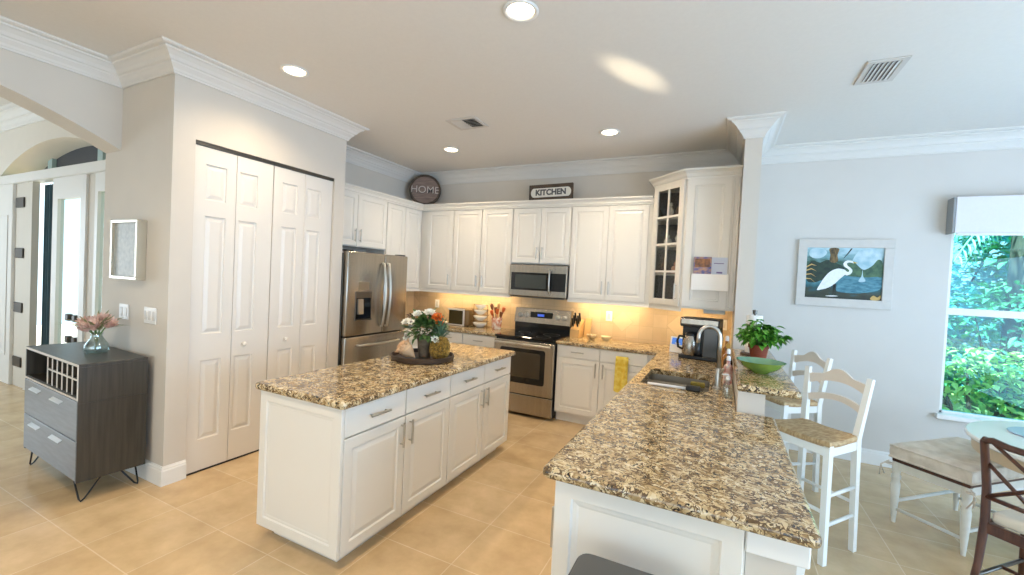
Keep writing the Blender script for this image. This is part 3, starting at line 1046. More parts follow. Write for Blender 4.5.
# ---- diagonal glass cabinet
GZ0, GZ1 = 1.376, 2.655
A, B_, Cc = Vector((-.711, 4.85)), Vector((-.36, 4.535)), Vector((XS0 - .002, 4.535))
c = thing('glass_cabinet', 'tall white corner cabinet with narrow glass-paned door and figurines inside', 'wall cabinet', (-.4, 4.8, GZ0))
m = MB()
foot = [(-.711, YB - .001), (-.711, 4.853), (-.36, 4.538), (XS0 - .002, 4.538), (XS0 - .002, YB - .001)]
m.prism(foot[::-1], GZ0, GZ0 + .02); m.prism(foot[::-1], GZ1 - .02, GZ1)
m.box(-.711, -.695, 4.853, YB - .001, GZ0, GZ1); m.box(-.711, XS0 - .002, YB - .016, YB - .001, GZ0, GZ1); m.box(XS0 - .02, XS0 - .002, 4.538, YB - .001, GZ0, GZ1)
m.box(-.36, XS0 - .002, 4.538, 4.554, GZ0, GZ1)
m.build('cabinet_box', CABW, c)
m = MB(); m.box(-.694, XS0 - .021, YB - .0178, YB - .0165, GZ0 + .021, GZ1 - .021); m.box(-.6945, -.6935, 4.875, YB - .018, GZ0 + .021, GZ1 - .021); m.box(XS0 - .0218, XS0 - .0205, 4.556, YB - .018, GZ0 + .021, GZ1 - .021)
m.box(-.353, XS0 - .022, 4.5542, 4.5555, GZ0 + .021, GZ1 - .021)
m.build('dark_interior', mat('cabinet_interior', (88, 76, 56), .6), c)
m = MB()
inn = [(-.695, YB - .018), (-.695, 4.88), (-.368, 4.58), (XS0 - .022, 4.58), (XS0 - .022, YB - .018)]
for zz in (1.70, 1.99, 2.275):
    m.prism(inn[::-1], zz, zz + .016)
m.build('shelf', CABW, c)
ang = math.atan2(B_.y - A.y, B_.x - A.x)
DL = (B_ - A).length
M = frame(A.x, A.y, GZ0, ang)
m = MB(M)
h = GZ1 - GZ0
m.box(0, .03, 0, h, -.018, 0); m.box(DL - .03, DL, 0, h, -.018, 0); m.box(0.03, DL - .03, 0, .03, -.018, 0); m.box(.03, DL - .03, h - .03, h, -.018, 0)
m.build('face_frame', CABW, c)
m = MB(M)
u0, u1, v0, v1 = .02, DL - .02, .015, h - .015
fr = .062
m.box(u0, u0 + fr, v0, v1, .001, .021, .002); m.box(u1 - fr, u1, v0, v1, .001, .021, .002)
m.box(u0 + fr, u1 - fr, v0, v0 + fr, .001, .021, .002); m.box(u0 + fr, u1 - fr, v1 - fr, v1, .001, .021, .002)
uc = (u0 + u1) / 2
m.box(uc - .011, uc + .011, v0 + fr, v1 - fr, .003, .017)
for k in (1, 2, 3):
    vv = v0 + fr + (v1 - v0 - 2 * fr) * k / 4
    m.box(u0 + fr, u1 - fr, vv - .011, vv + .011, .003, .0165)
d = m.build('door', CABW, c)
MB(M).box(u0 + fr - .005, u1 - fr + .005, v0 + fr - .005, v1 - fr + .005, .006, .009).build('pane', CABGLASS, d)
m = MB(M); m.tube([(u1 - .03, .07, .05), (u1 - .03, .24, .05)], .0065, 8); m.tube([(u1 - .03, .09, .02), (u1 - .03, .09, .05)], .0045, 6); m.tube([(u1 - .03, .22, .02), (u1 - .03, .22, .05)], .0045, 6)
m.build('handle', NICKEL, d, smooth=True, auto=.8)
M = frame(B_.x, 4.538, GZ0, MY)
m = MB(M)
pw = Cc.x - B_.x
m.box(0, pw, 0, h, 0, .004)
m.rings(pw - .075, h - .03, [(0, 0), (0, .018), (.003, .020), (.066, .020), (.072, .014), (.082, .014), (.090, .010)], .006, .015)
m.rings(.062, h - .03, [(0, 0), (0, .018), (.003, .020), (.014, .020), (.018, .012), (.022, .012)], pw - .066, .015)
m.build('side_panel', CABW, c)
CP2 = [(0, 2.635), (.008, 2.635), (.010, 2.650), (.022, 2.662), (.030, 2.685), (.052, 2.704), (.062, 2.708), (.062, 2.727), (-.02, 2.727), (-.02, 2.635)]
m = sweep(MB(), [(-.711, YB - .002), (-.711, 4.85), (-.36, 4.518), (XS0 - .002, 4.518)], CP2)
m.prism([(-.718, YB - .002), (-.718, 4.85), (-.358, 4.525), (XS0 - .002, 4.525), (XS0 - .002, YB - .002)][::-1], 2.70, 2.724)
m.build('crown', CABW, c)

# ---- base cabinets on the back wall
CFY = 4.56
BZ = 0.873
def base_box(mb, x0, x1, yf, yb, toe='y'):
    mb.box(x0, x1, yf + .021, yb, .105, BZ)
    mb.box(x0, x1, yf + .085, yb, .001, .105)
c = thing('base_cabinet', 'white base cabinet with two drawers left of the range', 'base cabinet', (-2.8, CFY, 0))
m = MB(); base_box(m, -3.50, -2.403, CFY, YB - .001); m.build('cabinet_box', CABW, c)
M = frame(-3.50, CFY + .021, 0, MY)
front(c, M, .20, .742, .405, .122, 'drawer', ('h', .40, .80, .13)); front(c, M, .613, .742, .476, .122, 'drawer', ('h', .85, .80, .13))
front(c, M, .20, .125, .405, .605, handle=('v', .565, .62, HL)); front(c, M, .613, .125, .476, .605, handle=('v', .66, .62, HL))
c = thing('base_cabinet', 'white corner base cabinet beside the refrigerator', 'base cabinet', (-3.8, 4.3, 0))
m = MB(); m.box(XL + .001, -3.503, 4.545, YB - .001, .105, BZ); m.box(XL + .001, -3.53, 4.125, 4.545, .105, BZ); m.box(XL + .001, -3.60, 4.125, YB - .001, .001, .105); m.build('cabinet_box', CABW, c)
M = frame(-3.53, 4.13, 0, PX)
front(c, M, .01, .742, .40, .122, 'drawer', ('h', .21, .80, .13)); front(c, M, .01, .125, .40, .605)
c = thing('base_cabinet', 'white base cabinet with drawers and doors right of the range', 'base cabinet', (-1.1, CFY, 0))
m = MB(); base_box(m, -1.636, -.53, CFY, YB - .001); m.build('cabinet_box', CABW, c)
M = frame(-1.636, CFY + .021, 0, MY)
front(c, M, .006, .742, .486, .128, 'drawer', ('h', .25, .806, .14)); front(c, M, .498, .742, .49, .128, 'drawer', ('h', .745, .806, .14))
front(c, M, .006, .125, .486, .605, handle=('v', .455, .635, .155)); front(c, M, .498, .125, .49, .605, handle=('v', .536, .635, .155))

# ---- peninsula cabinet
PX0, PX1 = -.514, XS0 - .002
c = thing('peninsula_cabinet', 'white peninsula base cabinet with framed end panel under granite counter', 'base cabinet', (-.2, 3.0, 0))
m = MB()
m.box(PX0 + .022, PX1, 1.50, 3.02, .105, BZ); m.box(PX0 + .022, PX1, 3.66, YB - .001, .105, BZ); m.box(PX0 + .022, PX1, 3.02, 3.66, .105, .66)
m.box(PX0 + .022, PX0 + .030, 3.02, 3.66, .66, BZ)
m.box(PX0 + .085, PX1, 1.52, YB - .001, .001, .105)
m.build('cabinet_box', CABW, c)
m = MB(frame(PX0, 1.50, .0, MY))
pw = PX1 - PX0
m.box(0, pw, .10, BZ, -.001, .004)
m.rings(pw - .012, BZ - .115, [(0, 0), (0, .018), (.003, .020), (.060, .020), (.066, .011), (.080, .009), (.088, .006)], .006, .11)
m.build('end_panel', CABW, c)
for k in range(6):
    M = frame(PX0 + .022, 4.52 - k * .5, 0, MX)
    if k not in (1, 2):
        front(c, M, .006, .742, .486, .128, 'drawer', ('h', .25, .806, .14))
        front(c, M, .006, .125, .486, .605, handle=('v', .455 if k % 2 else .04, .635, .155))
    else:
        front(c, M, .006, .125, .486, .735, handle=('v', .455 if k % 2 else .04, .72, .155))
# trim beam under the low counter overhang
m = MB(); m.box(.104, .268, 1.478, 1.505, .795, .8745, .004); m.box(XS1 + .001, .262, 1.506, 2.66, .795, .8735)
m.prism([(.241, .60), (.262, .60), (.285, .79), (.241, .79)], 1.60, 1.64, axes='xzy')
structure('trim_counter_support', m, TRIM)

# ------------------------------------------------------------------ granite
def slab(name, poly, z0, z1, label, cat, r=.012):
    o = MB().prism(poly, z0, z1, bev=r, seg=4).build(name, GRANITE)
    return tag(o, label, cat)
IX0, IX1, IY0, IY1 = -2.406, -1.686, 1.572, 3.608
slab('island_countertop', rounded([(IX0, IY0), (IX1, IY0), (IX1, IY1), (IX0, IY1)], .035), .874, .914, 'brown speckled granite countertop on the white island', 'countertop', .016)
poly = [(-4.148, 4.112), (-3.545, 4.112), (-3.545, 4.535), (-2.400, 4.535), (-2.400, YB - .009), (-4.14, YB - .009)]
slab('countertop', poly, .874, .914, 'granite countertop between refrigerator and range', 'countertop')
poly = rounded([(-1.640, 4.535), (-.552, 4.535), (-.552, 1.437), (.288, 1.437), (.288, KY - .003), (XS0 - .002, KY - .003), (XS0 - .002, YB - .009), (-1.640, YB - .009)],
               [0, .02, .03, .03, 0, 0, 0, 0])
pen = slab('peninsula_countertop', poly, .874, .914, 'large granite peninsula countertop with the sink cut into it', 'countertop', .016)
SX0, SX1, SY0, SY1 = -.475, -.045, 3.04, 3.625
cm = MB(); cm.prism(rounded([(SX0, SY0), (SX1, SY0), (SX1, SY1), (SX0, SY1)], .05), .80, 1.0)
cut(pen, cm)
poly = rounded([(.102, KY - .03), (.402, KY - .03), (.402, 4.60), (XS1 + .002, 4.60), (XS1 + .002, YS - .002), (.102, YS - .002)], [.02, .035, 0, 0, 0, 0])
slab('bar_countertop', poly, 1.029, 1.069, 'raised granite bar top behind the sink, holding the basil plant', 'countertop', .015)

# sink
s = thing('kitchen_sink', 'stainless undermount double sink in the granite peninsula', 'sink', (-.26, 3.34, .70))
m = MB()
def bowl(m, x0, x1, y0, y1, zt, zb):
    o = rounded([(x0, y0), (x1, y0), (x1, y1), (x0, y1)], .05)
    i = rounded([(x0 + .015, y0 + .015), (x1 - .015, y0 + .015), (x1 - .015, y1 - .015), (x0 + .015, y1 - .015)], .05)
    a = [m._v((x, y, zt)) for x, y in o]; b = [m._v((x, y, zb)) for x, y in i]
    n = len(a)
    for k in range(n):
        m.bm.faces.new((a[k], b[k], b[(k + 1) % n], a[(k + 1) % n]))
    m.bm.faces.new(b)
bowl(m, SX0 - .005, SX1 + .005, SY0 - .005, SY0 + .29, .8735, .70)
bowl(m, SX0 - .005, SX1 + .005, SY0 + .345, SY1 + .005, .8735, .70)
m.box(SX0 - .005, SX1 + .005, SY0 + .288, SY0 + .347, .85, .872, .004)
m.build('basin', mat('sink_steel', (150, 146, 138), .38, .9), s, smooth=True, auto=.7)
m = MB()
for yy in (SY0 + .15, SY0 + .41):
    m.lathe([(0, .703), (.04, .703), (.042, .7015), (.042, .7005)], (-.26, yy, 0), 16)
m.build('drain', STEELD, s)

# ------------------------------------------------------------------ island cabinets
def island(y0, y1, label, end):
    c = thing('island_cabinet', label, 'island cabinet', (-2.05, (y0 + y1) / 2, 0))
    m = MB(); m.box(-2.376, -1.738, y0, y1, .075, BZ); m.box(-2.32, -1.80, y0 + (.06 if end < 0 else 0), y1 - (.06 if end > 0 else 0), .001, .075)
    m.build('cabinet_box', CABW, c)
    M = frame(-1.738, y0, 0, PX)
    w = (y1 - y0) / 2
    for i in range(2):
        front(c, M, i * w + .004, .712, w - .008, .156, 'drawer', ('h', i * w + w / 2, .79, .15))
        front(c, M, i * w + .004, .082, w - .008, .622, handle=('v', w - .04 if i == 0 else w + .04, .60, .15))
    mb = MB(frame(-2.374, y0, 0, MY) if end < 0 else frame(-1.74, y1, 0, pi))
    mb.rings(.634 + (.019 if end < 0 else 0), .79, [(0, -.001), (0, .016), (.003, .018), (.055, .018), (.061, .011), (.070, .011), (.078, .009)], 0, .08)
    mb.build('end_panel', CABW, c)
island(1.618, 2.585, 'white island cabinet, half nearer the pantry corner, with framed end panel', -1)
island(2.587, 3.565, 'white island cabinet, half nearer the range', 1)
# ------------------------------------------------------------------ refrigerator
RFX = -3.42                                    # face of the doors
f = thing('refrigerator', 'stainless french-door refrigerator with ice dispenser beside the pantry wall', 'refrigerator', (-3.75, 3.64, 0))
y0, y1, ym = 3.178, 4.100, 3.712
MB().box(-4.13, RFX - .075, y0 + .006, y1 - .006, .02, 1.765, .004).build('case', STEELD, f)
m = MB()
m.box(RFX - .07, RFX, y0, ym - .003, .905, 1.785, .012, 3)
d1 = m.build('door', STEEL, f, smooth=True, auto=.6)
m = MB(); m.box(RFX - .07, RFX, ym + .003, y1, .905, 1.785, .012, 3); d2 = m.build('door', STEEL, f, smooth=True, auto=.6)
m = MB(); m.box(RFX - .07, RFX, y0, y1, .07, .893, .012, 3); d3 = m.build('freezer_drawer', STEEL, f, smooth=True, auto=.6)
MB().box(RFX - .06, RFX - .03, y0 + .02, y1 - .02, .012, .068).build('toe_grille', BLACKP, f)
m = MB(); m.box(RFX - .12, RFX - .03, y0 + .01, y0 + .10, 1.785, 1.80, .004); m.box(RFX - .12, RFX - .03, y1 - .10, y1 - .01, 1.785, 1.80, .004)
m.build('hinge_cover', BLACKP, f)
def bow(yc, z0, z1, dz):
    return [(RFX - .002, yc, z0)] + [(RFX + .025 + .038 * sin(pi * k / 10), yc, z0 + (z1 - z0) * k / 10) for k in range(11)] + [(RFX - .002, yc, z1)]
for dd, yc in ((d1, ym - .035), (d2, ym + .04)):
    MB().tube(bow(yc, .98, 1.68, 0), .013, 10).build('handle', NICKEL, dd, smooth=True)
pts = [(RFX - .002, y0 + .17, .80)] + [(RFX + .03 + .03 * sin(pi * k / 10), y0 + .17 + (y1 - y0 - .30) * k / 10, .80) for k in range(11)] + [(RFX - .002, y1 - .13, .80)]
MB().tube(pts, .013, 10).build('handle', NICKEL, d3, smooth=True)
# dispenser: frame, dark niche, control face, paddle
dy0, dy1 = 3.30, 3.515
m = MB(); m.box(RFX - .002, RFX + .006, dy0 - .01, dy1 + .01, 1.06, 1.37, .003)
m.box(RFX + .006, RFX + .009, dy0, dy1, 1.30, 1.36)
ds = m.build('dispenser', STEELD, d1)
MB().box(RFX + .004, RFX + .0085, dy0 + .006, dy1 - .006, 1.075, 1.30).build('niche', BLACKG, ds)
m = MB(); m.hexa([(RFX + .008, dy0 + .02, 1.13), (RFX + .03, dy0 + .02, 1.13), (RFX + .03, dy0 + .09, 1.13), (RFX + .008, dy0 + .09, 1.13)],
                 [(RFX + .008, dy0 + .02, 1.29), (RFX + .02, dy0 + .02, 1.29), (RFX + .02, dy0 + .09, 1.29), (RFX + .008, dy0 + .09, 1.29)])
m.build('spout', NICKEL, ds)
MB().box(RFX + .006, RFX + .03, dy0 + .006, dy1 - .006, 1.066, 1.08).build('drip_tray', STEELD, ds)
MB().box(RFX - .001, RFX + .004, dy0 + .03, dy1 - .03, 1.385, 1.47, .002).build('control_panel', mat('dispenser_panel', (150, 140, 122), .3, .8), d1)

# ------------------------------------------------------------------ range
RX0, RX1, RY = -2.396, -1.644, 4.49
g = thing('range', 'stainless freestanding electric range with black glass cooktop', 'range', ((RX0 + RX1) / 2, 4.8, 0))
m = MB(); m.box(RX0 + .004, RX1 - .004, RY + .045, YB - .012, .03, .893); m.box(RX0 + .004, RX1 - .004, YB - .10, YB - .012, .893, 1.03)
m.build('body', BLACKP, g)
MB().box(RX0, RX1, RY + .005, YB - .09, .893, .919, .004).build('cooktop', BLACKG, g)
m = MB()
for bx, by, br in ((-2.2, 4.66, .10), (-1.84, 4.66, .085), (-2.2, 4.92, .075), (-1.84, 4.92, .10)):
    pts = [(bx + br * cos(a * pi / 16), by + br * sin(a * pi / 16), .9195) for a in range(33)]
    m.tube(pts, .0012, 4)
m.build('burner_ring', mat('burner_mark', (70, 70, 70), .4), g)
m = MB(); m.box(RX0, RX1, RY, RY + .045, .262, .872, .006, 2)
d = m.build('oven_door', STEEL, g)
m = MB(); m.prism(rounded([(RX0 + .085, .385), (RX1 - .10, .385), (RX1 - .10, .785), (RX0 + .085, .785)], .03), RY - .003, RY + .001, axes='xzy'); m.build('door_glass', BLACKG, d)
m = MB(); m.prism(rounded([(RX0 + .14, .455), (RX1 - .155, .455), (RX1 - .155, .745), (RX0 + .14, .745)], .02), RY - .0045, RY - .002, axes='xzy'); m.build('window', OVENG, d)
m = MB(); m.tube([(RX0 + .03, RY - .042, .838), (RX1 - .03, RY - .042, .838)], .014, 10)
for xx in (RX0 + .05, RX1 - .05):
    m.tube([(xx, RY + .001, .838), (xx, RY - .042, .838)], .010, 8)
m.build('handle', NICKEL, d, smooth=True, auto=.8)
MB().box(RX0, RX1, RY + .004, RY + .045, .04, .252, .006, 2).build('storage_drawer', STEEL, g)
m = MB()
m.hexa([(RX0, YB - .135, 1.035), (RX1, YB - .135, 1.035), (RX1, YB - .012, 1.035), (RX0, YB - .012, 1.035)], [(RX0, YB - .095, 1.215), (RX1, YB - .095, 1.215), (RX1, YB - .012, 1.215), (RX0, YB - .012, 1.215)])
m.box(RX0 + .004, RX1 - .004, YB - .11, YB - .012, .915, 1.035)
bg = m.build('backguard', STEEL, g)
MB().box(RX0 + .006, RX1 - .006, YB - .118, YB - .10, .92, 1.034).build('backguard_base', BLACKG, bg)
def on_guard(x, z):
    return Vector((x, YB - .135 + .04 * (z - 1.035) / .18, z))
p = on_guard(-2.08, 1.125)
m = MB(frame(-2.18, p.y - .003, 1.075, MY)); m.box(0, .30, 0, .10, -.012, .002, .002); m.build('display', BLACKG, bg)
m = MB(frame(-2.08, p.y - .006, 1.12, MY)); m.box(0, .09, 0, .03, -.002, .0005); m.build('clock_digits', mat('display_blue', (60, 90, 190), .4, emit=1.0), bg)
for xx in (-2.325, -2.235, -1.81, -1.72):
    p = on_guard(xx, 1.125)
    m = MB(Matrix.Translation(p) @ Matrix.Rotation(radians(90), 4, 'X')); m.lathe([(.034, -.004), (.034, .004), (.026, .006), (.024, .030), (.020, .034), (0, .034)], seg=16)
    m.box(-.005, .005, -.024, .024, .030, .042, .002)
    m.build('knob', NICKEL, bg, smooth=True, auto=.7)

# ------------------------------------------------------------------ microwave
MX0, MX1, MYF, MZ0, MZ1 = -2.388, -1.636, 4.785, 1.366, 1.765
w = thing('microwave', 'stainless over-the-range microwave with dark window under short cabinet', 'microwave', (-2.01, 4.95, MZ0))
MB().box(MX0 + .003, MX1 - .003, MYF + .03, YB - .012, MZ0 + .004, MZ1).build('case', BLACKP, w)
m = MB(); m.box(MX0, MX1 - .002, MYF, MYF + .032, MZ0 + .012, MZ1 - .006, .006, 2)
fr = m.build('front', STEEL, w)
MB().box(MX0 + .03, MX1 - .012, MYF - .002, MYF + .002, MZ0 + .085, MZ1 - .10).build('door_glass', BLACKG, fr)
MB().box(MX0 + .085, MX1 - .26, MYF - .0035, MYF, MZ0 + .11, MZ1 - .125).build('window', mat('mesh_window', (58, 62, 58), .25), fr)
m = MB(); hx = MX1 - .205
m.tube([(hx, MYF + .002, MZ0 + .06)] + [(hx, MYF - .03 - .014 * sin(pi * k / 8), MZ0 + .06 + .27 * k / 8) for k in range(9)] + [(hx, MYF + .002, MZ0 + .33)], .010, 8)
m.build('handle', NICKEL, fr, smooth=True)
MB().box(MX0 + .02, MX1 - .02, MYF + .01, YB - .05, MZ0 - .006, MZ0 + .008, .003).build('vent_grille', STEELD, w)

# ------------------------------------------------------------------ ceiling fittings
LS = [(-1.062, 2.11), (-2.92, 2.14), (-2.90, 4.15), (-1.055, 4.13), (-1.06, .08), (-2.92, .10)]  # last two are unseen cans added to warm the island end and floor
LL = ['recessed ceiling light nearest the viewer, over the walkway', 'recessed ceiling light in front of the pantry doors', 'recessed ceiling light near the refrigerator corner, beside the ceiling vent', 'recessed ceiling light above the range side, toward the glass cabinet',
      'unseen ceiling light behind the viewer, walkway side, added to warm the floor', 'unseen ceiling light behind the viewer, archway side, added to warm the floor']
for (lx, ly), lb in zip(LS, LL):
    t = thing('ceiling_light', lb, 'ceiling light', (lx, ly, ZC), group='recessed kitchen lights')
    MB(local(t)).lathe([(.072, -.001), (.098, -.001), (.098, -.006), (.090, -.010), (.078, -.008), (.072, -.001)], seg=28).build('trim_ring', TRIM, t, smooth=True)
    MB(local(t)).lathe([(.073, -.002), (.05, -.005), (0, -.006)], seg=28).build('lens', LAMPE, t, smooth=True)
    l = light('downlight', 'SPOT', (lx, ly, ZC - .03), (lx, ly, 0), 62 if ly > 1 else 78, (1.0, 0.80, 0.56), size=.07, spot=radians(150), blend=.9)

# strip lights under the wall cabinets
WARM = (1.0, 0.76, 0.42)
for nm, xa, xb, yy, e in (('under_cabinet_strip', -3.70, -2.45, 4.97, 5.5), ('under_cabinet_strip', -1.58, -.80, 4.97, 5.0), ('under_cabinet_strip', -.55, -.02, 4.90, 2.5)):
    o = light(nm, 'AREA', ((xa + xb) / 2, yy, 1.368), ((xa + xb) / 2, yy + .06, 0), e, WARM, xb - xa, .05)
    o.rotation_euler = (radians(-12) * -1, 0, 0)

def vent(name, x0, x1, y0, y1, n, along, label):
    t = thing(name, label, 'air vent', ((x0 + x1) / 2, (y0 + y1) / 2, ZC))
    m = MB(); z1 = ZC - .001; z0 = ZC - .010; b = .035
    m.box(x0, x1, y0, y0 + b, z0, z1, .002); m.box(x0, x1, y1 - b, y1, z0, z1, .002); m.box(x0, x0 + b, y0 + b, y1 - b, z0, z1, .002); m.box(x1 - b, x1, y0 + b, y1 - b, z0, z1, .002)
    m.build('frame', VENTM, t)
    MB().box(x0 + b, x1 - b, y0 + b, y1 - b, ZC - .0025, ZC - .0005).build('duct', DARKGAP, t)
    m = MB()
    for k in range(n):
        if along == 'y':
            xx = x0 + b + (x1 - x0 - 2 * b) * (k + .5) / n
            m.hexa([(xx - .012, y0 + b, z0 - .004), (xx - .009, y0 + b, z0 - .004), (xx - .009, y1 - b, z0 - .004), (xx - .012, y1 - b, z0 - .004)], [(xx + .009, y0 + b, z1 - .002), (xx + .012, y0 + b, z1 - .002), (xx + .012, y1 - b, z1 - .002), (xx + .009, y1 - b, z1 - .002)])
        else:
            yy = y0 + b + (y1 - y0 - 2 * b) * (k + .5) / n
            xm = (x0 + x1) / 2
            for xa, xb, o0, o1 in ((x0 + b, xm, .002, -.010), (xm, x1 - b, -.010, .006)):
                m.hexa([(xa, yy + o0, z0 - .004), (xb, yy + o0, z0 - .004), (xb, yy + o0 + .003, z0 - .004), (xa, yy + o0 + .003, z0 - .004)], [(xa, yy + o1, z1 - .002), (xb, yy + o1, z1 - .002), (xb, yy + o1 + .003, z1 - .002), (xa, yy + o1 + .003, z1 - .002)])
    m.build('louvers', VENTM, t)
vent('air_vent', -2.42, -2.10, 3.345, 3.615, 6, 'x', 'small square ceiling vent above the island near the refrigerator')
vent('air_return', .735, .945, 3.36, 3.70, 6, 'y', 'ceiling vent with grey louvers above the bar stools')

# ------------------------------------------------------------------ wall plates
def plate(name, cx, cz, w, h, kind, label, yw):
    t = thing(name, label, 'switch' if kind == 's' else 'outlet', (cx, yw, cz))
    M = frame(cx - w / 2, yw, cz - h / 2, MY)
    MB(M).box(0, w, 0, h, .0005, .007, .002).build('plate', TRIM, t)
    n = max(1, round(w / .06))
    for k in range(n):
        uc = w * (k + .5) / n
        m = MB(M); m.box(uc - .016, uc + .016, h / 2 - .033, h / 2 + .033, .006, .010, .0015)
        m.build('rocker' if kind == 's' else 'receptacle', mat('plate_insert', (206, 202, 196), .4), t)
plate('light_switch', -4.08, 1.19, .135, .115, 's', 'double light switch on grey wall nearer the archway', YL)
plate('light_switch', -3.70, 1.19, .165, .118, 's', 'triple light switch on grey wall nearer the pantry corner', YL)
plate('outlet', -3.71, 1.165, .072, .115, 'o', 'white outlet on tan backsplash left of the range, behind the bouquet', YB - .008)
plate('outlet', -1.20, 1.19, .075, .118, 'o', 'white outlet on tan backsplash right of the range', YB - .008)
plate('outlet', .03, 1.20, .07, .115, 'o', 'white outlet on tan backsplash beside the coffee maker', YB - .008)

# ------------------------------------------------------------------ signs on the cabinets
ang = radians(33)
t = thing('round_sign', 'round brown-rimmed wooden sign reading HOME leaning in the corner above cabinets', 'sign', (-3.86, 4.93, 2.549), ang)
R_ = .222
Mb = local(t) @ Matrix.Translation((0, 0, R_ + .002)) @ Matrix.Rotation(radians(-6), 4, 'X')
Mf = Mb @ Matrix(((1, 0, 0, 0), (0, 0, -1, 0), (0, 1, 0, 0), (0, 0, 0, 1)))
m = MB(Mf); m.lathe([(R_ - .03, -.02), (R_, -.02), (R_, .022), (R_ - .012, .026), (R_ - .03, .022), (R_ - .03, -.02)], seg=40); m.build('rim', SIGNBR, t)
m = MB(Mf); m.lathe([(0, -.012), (R_ - .029, -.012), (R_ - .029, .010), (0, .010)], seg=40); m.build('board', SIGNFACE, t)
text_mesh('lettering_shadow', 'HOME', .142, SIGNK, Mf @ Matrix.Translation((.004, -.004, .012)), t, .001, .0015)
text_mesh('lettering', 'HOME', .142, SIGNL, Mf @ Matrix.Translation((0, 0, .0145)), t, .0015, .0)
t = thing('kitchen_sign', 'rectangular brown wooden sign reading KITCHEN on top of cabinets above the microwave', 'sign', (-1.935, 4.90, 2.549))
Mk = frame(-1.935, 4.90, 2.6505, MY) @ Matrix.Rotation(radians(1.0), 4, 'Z') @ Matrix.Scale(.96, 4)
m = MB(Mk); m.box(-.295, .295, -.100, .105, -.012, .008, .002)
for a in ((-.295, .295, -.100, -.085), (-.295, .295, .09, .105), (-.295, -.28, -.085, .09), (.28, .295, -.085, .09)):
    m.box(a[0], a[1], a[2], a[3], .008, .016, .002)
m.build('board', SIGNBR, t)
hp = [(-.245, -.055), (.245, -.055), (.27, -.02), (.27, .025), (.245, .06), (-.245, .06), (-.27, .025), (-.27, -.02)]
m = MB(Mk); m.prism(rounded(hp, .02), .008, .0125); m.build('panel', SIGNW, t)
text_mesh('lettering', 'KITCHEN', .098, mat('sign_letter_grey', (92, 88, 86), .7), Mk @ Matrix.Translation((0, .002, .0135)), t, .001, .0045)

# ------------------------------------------------------------------ pieces behind the glass door
def figurine(name, x, y, z, prof, mt, label, ears=False):
    t = thing(name, label, 'figurine', (x + .032, y, z), group='figurines in the glass cabinet')
    m = MB(local(t)); m.lathe(prof, seg=12)
    m.build('figure', mt, t, smooth=True)
    m = MB(local(t)); H = prof[-1][1]
    m.lathe([(0, H - .012), (.016, H - .004), (.020, H + .012), (.014, H + .030), (0, H + .036)], seg=10)
    m.build('head', mt, t, smooth=True)
BIRD = [(0, 0), (.034, .001), (.030, .008), (.014, .018), (.024, .045), (.034, .075), (.026, .105), (.011, .125), (0, .14)]
SQUAT = [(0, 0), (.036, .001), (.038, .02), (.042, .05), (.030, .075), (0, .085)]
FIGB = mat('bronze_figure', (150, 116, 76), .4, rgb2=(96, 70, 44), nscale=20)
gz = {1: 1.397, 2: 1.717, 3: 2.007, 4: 2.292}
figurine('figurine', -.565, 4.81, gz[4], BIRD, DISHW, 'white slim figurine on the top shelf inside the glass cabinet')
figurine('figurine', -.455, 4.72, gz[4], [(r * 1.3, z * 1.5) for r, z in SQUAT], FIGB, 'bronze figurine on the top shelf inside the glass cabinet')
figurine('figurine', -.575, 4.79, gz[3], SQUAT, DISHW, 'small squat white figurine on the second shelf from the top, left pane')
figurine('figurine', -.465, 4.70, gz[3], [(r, z * .9) for r, z in BIRD], DISHW, 'small white figurine on the second shelf from the top, right pane')
figurine('figurine', -.475, 4.68, gz[2], SQUAT, mat('pink_figure', (214, 160, 130), .4), 'pinkish squat figurine on the third shelf of the glass cabinet')
figurine('figurine', -.60, 4.82, gz[2], BIRD, FIGB, 'dark slim figurine on the third shelf of the glass cabinet')

# mail holder on the end of the glass cabinet
t = thing('mail_holder', 'white mail holder box mounted on the side of the glass cabinet', 'mail holder', (-.113, 4.50, 1.56))
MZ = 1.562; yb = 4.517
m = MB(); m.box(-.272, .045, yb - .050, yb - .045, MZ, MZ + .155, .001); m.box(-.272, -.267, yb - .045, yb, MZ, MZ + .155); m.box(.040, .045, yb - .045, yb, MZ, MZ + .155); m.box(-.267, .040, yb - .045, yb, MZ, MZ + .005)
m.build('pocket', mat('mail_white', (246, 244, 240), .5), t)
MB().box(-.267, .040, yb - .004, yb, MZ + .005, MZ + .165).build('back_plate', mat('mail_white', (246, 244, 240), .5), t)
t = thing('photo_card', 'colourful photo card standing in the white mail holder', 'card', (-.19, yb - .03, MZ + .006))
MB().box(-.262, -.105, yb - .032, yb - .030, MZ + .006, MZ + .318).build('card', PHOTO, t)
m = MB(); m.box(-.250, -.118, yb - .0335, yb - .032, MZ + .22, MZ + .300); m.build('picture_top', mat('photo_dark', (86, 58, 44), .4, rgb2=(170, 110, 60), nscale=25), t)
t = thing('leaflet', 'pale blue leaflet standing beside the photo card in the mail holder', 'leaflet', (-.05, yb - .02, MZ + .006))
MB().box(-.103, .030, yb - .022, yb - .0205, MZ + .006, MZ + .315).build('sheet', PAPERB, t)
m = MB(); m.box(-.085, .0, yb - .0235, yb - .0222, MZ + .255, MZ + .262); m.box(-.06, -.01, yb - .0235, yb - .0222, MZ + .165, MZ + .180)
m.build('print', mat('print_violet', (120, 110, 160), .7), t)
tag(MB().box(-.155, .035, 4.56, 4.68, 1.338, 1.3755, .006, 2).build('under_cabinet_box', mat('pale_grey_plastic', (206, 208, 206), .4)), 'small pale grey box fixed under the glass corner cabinet', 'under-cabinet fixture')

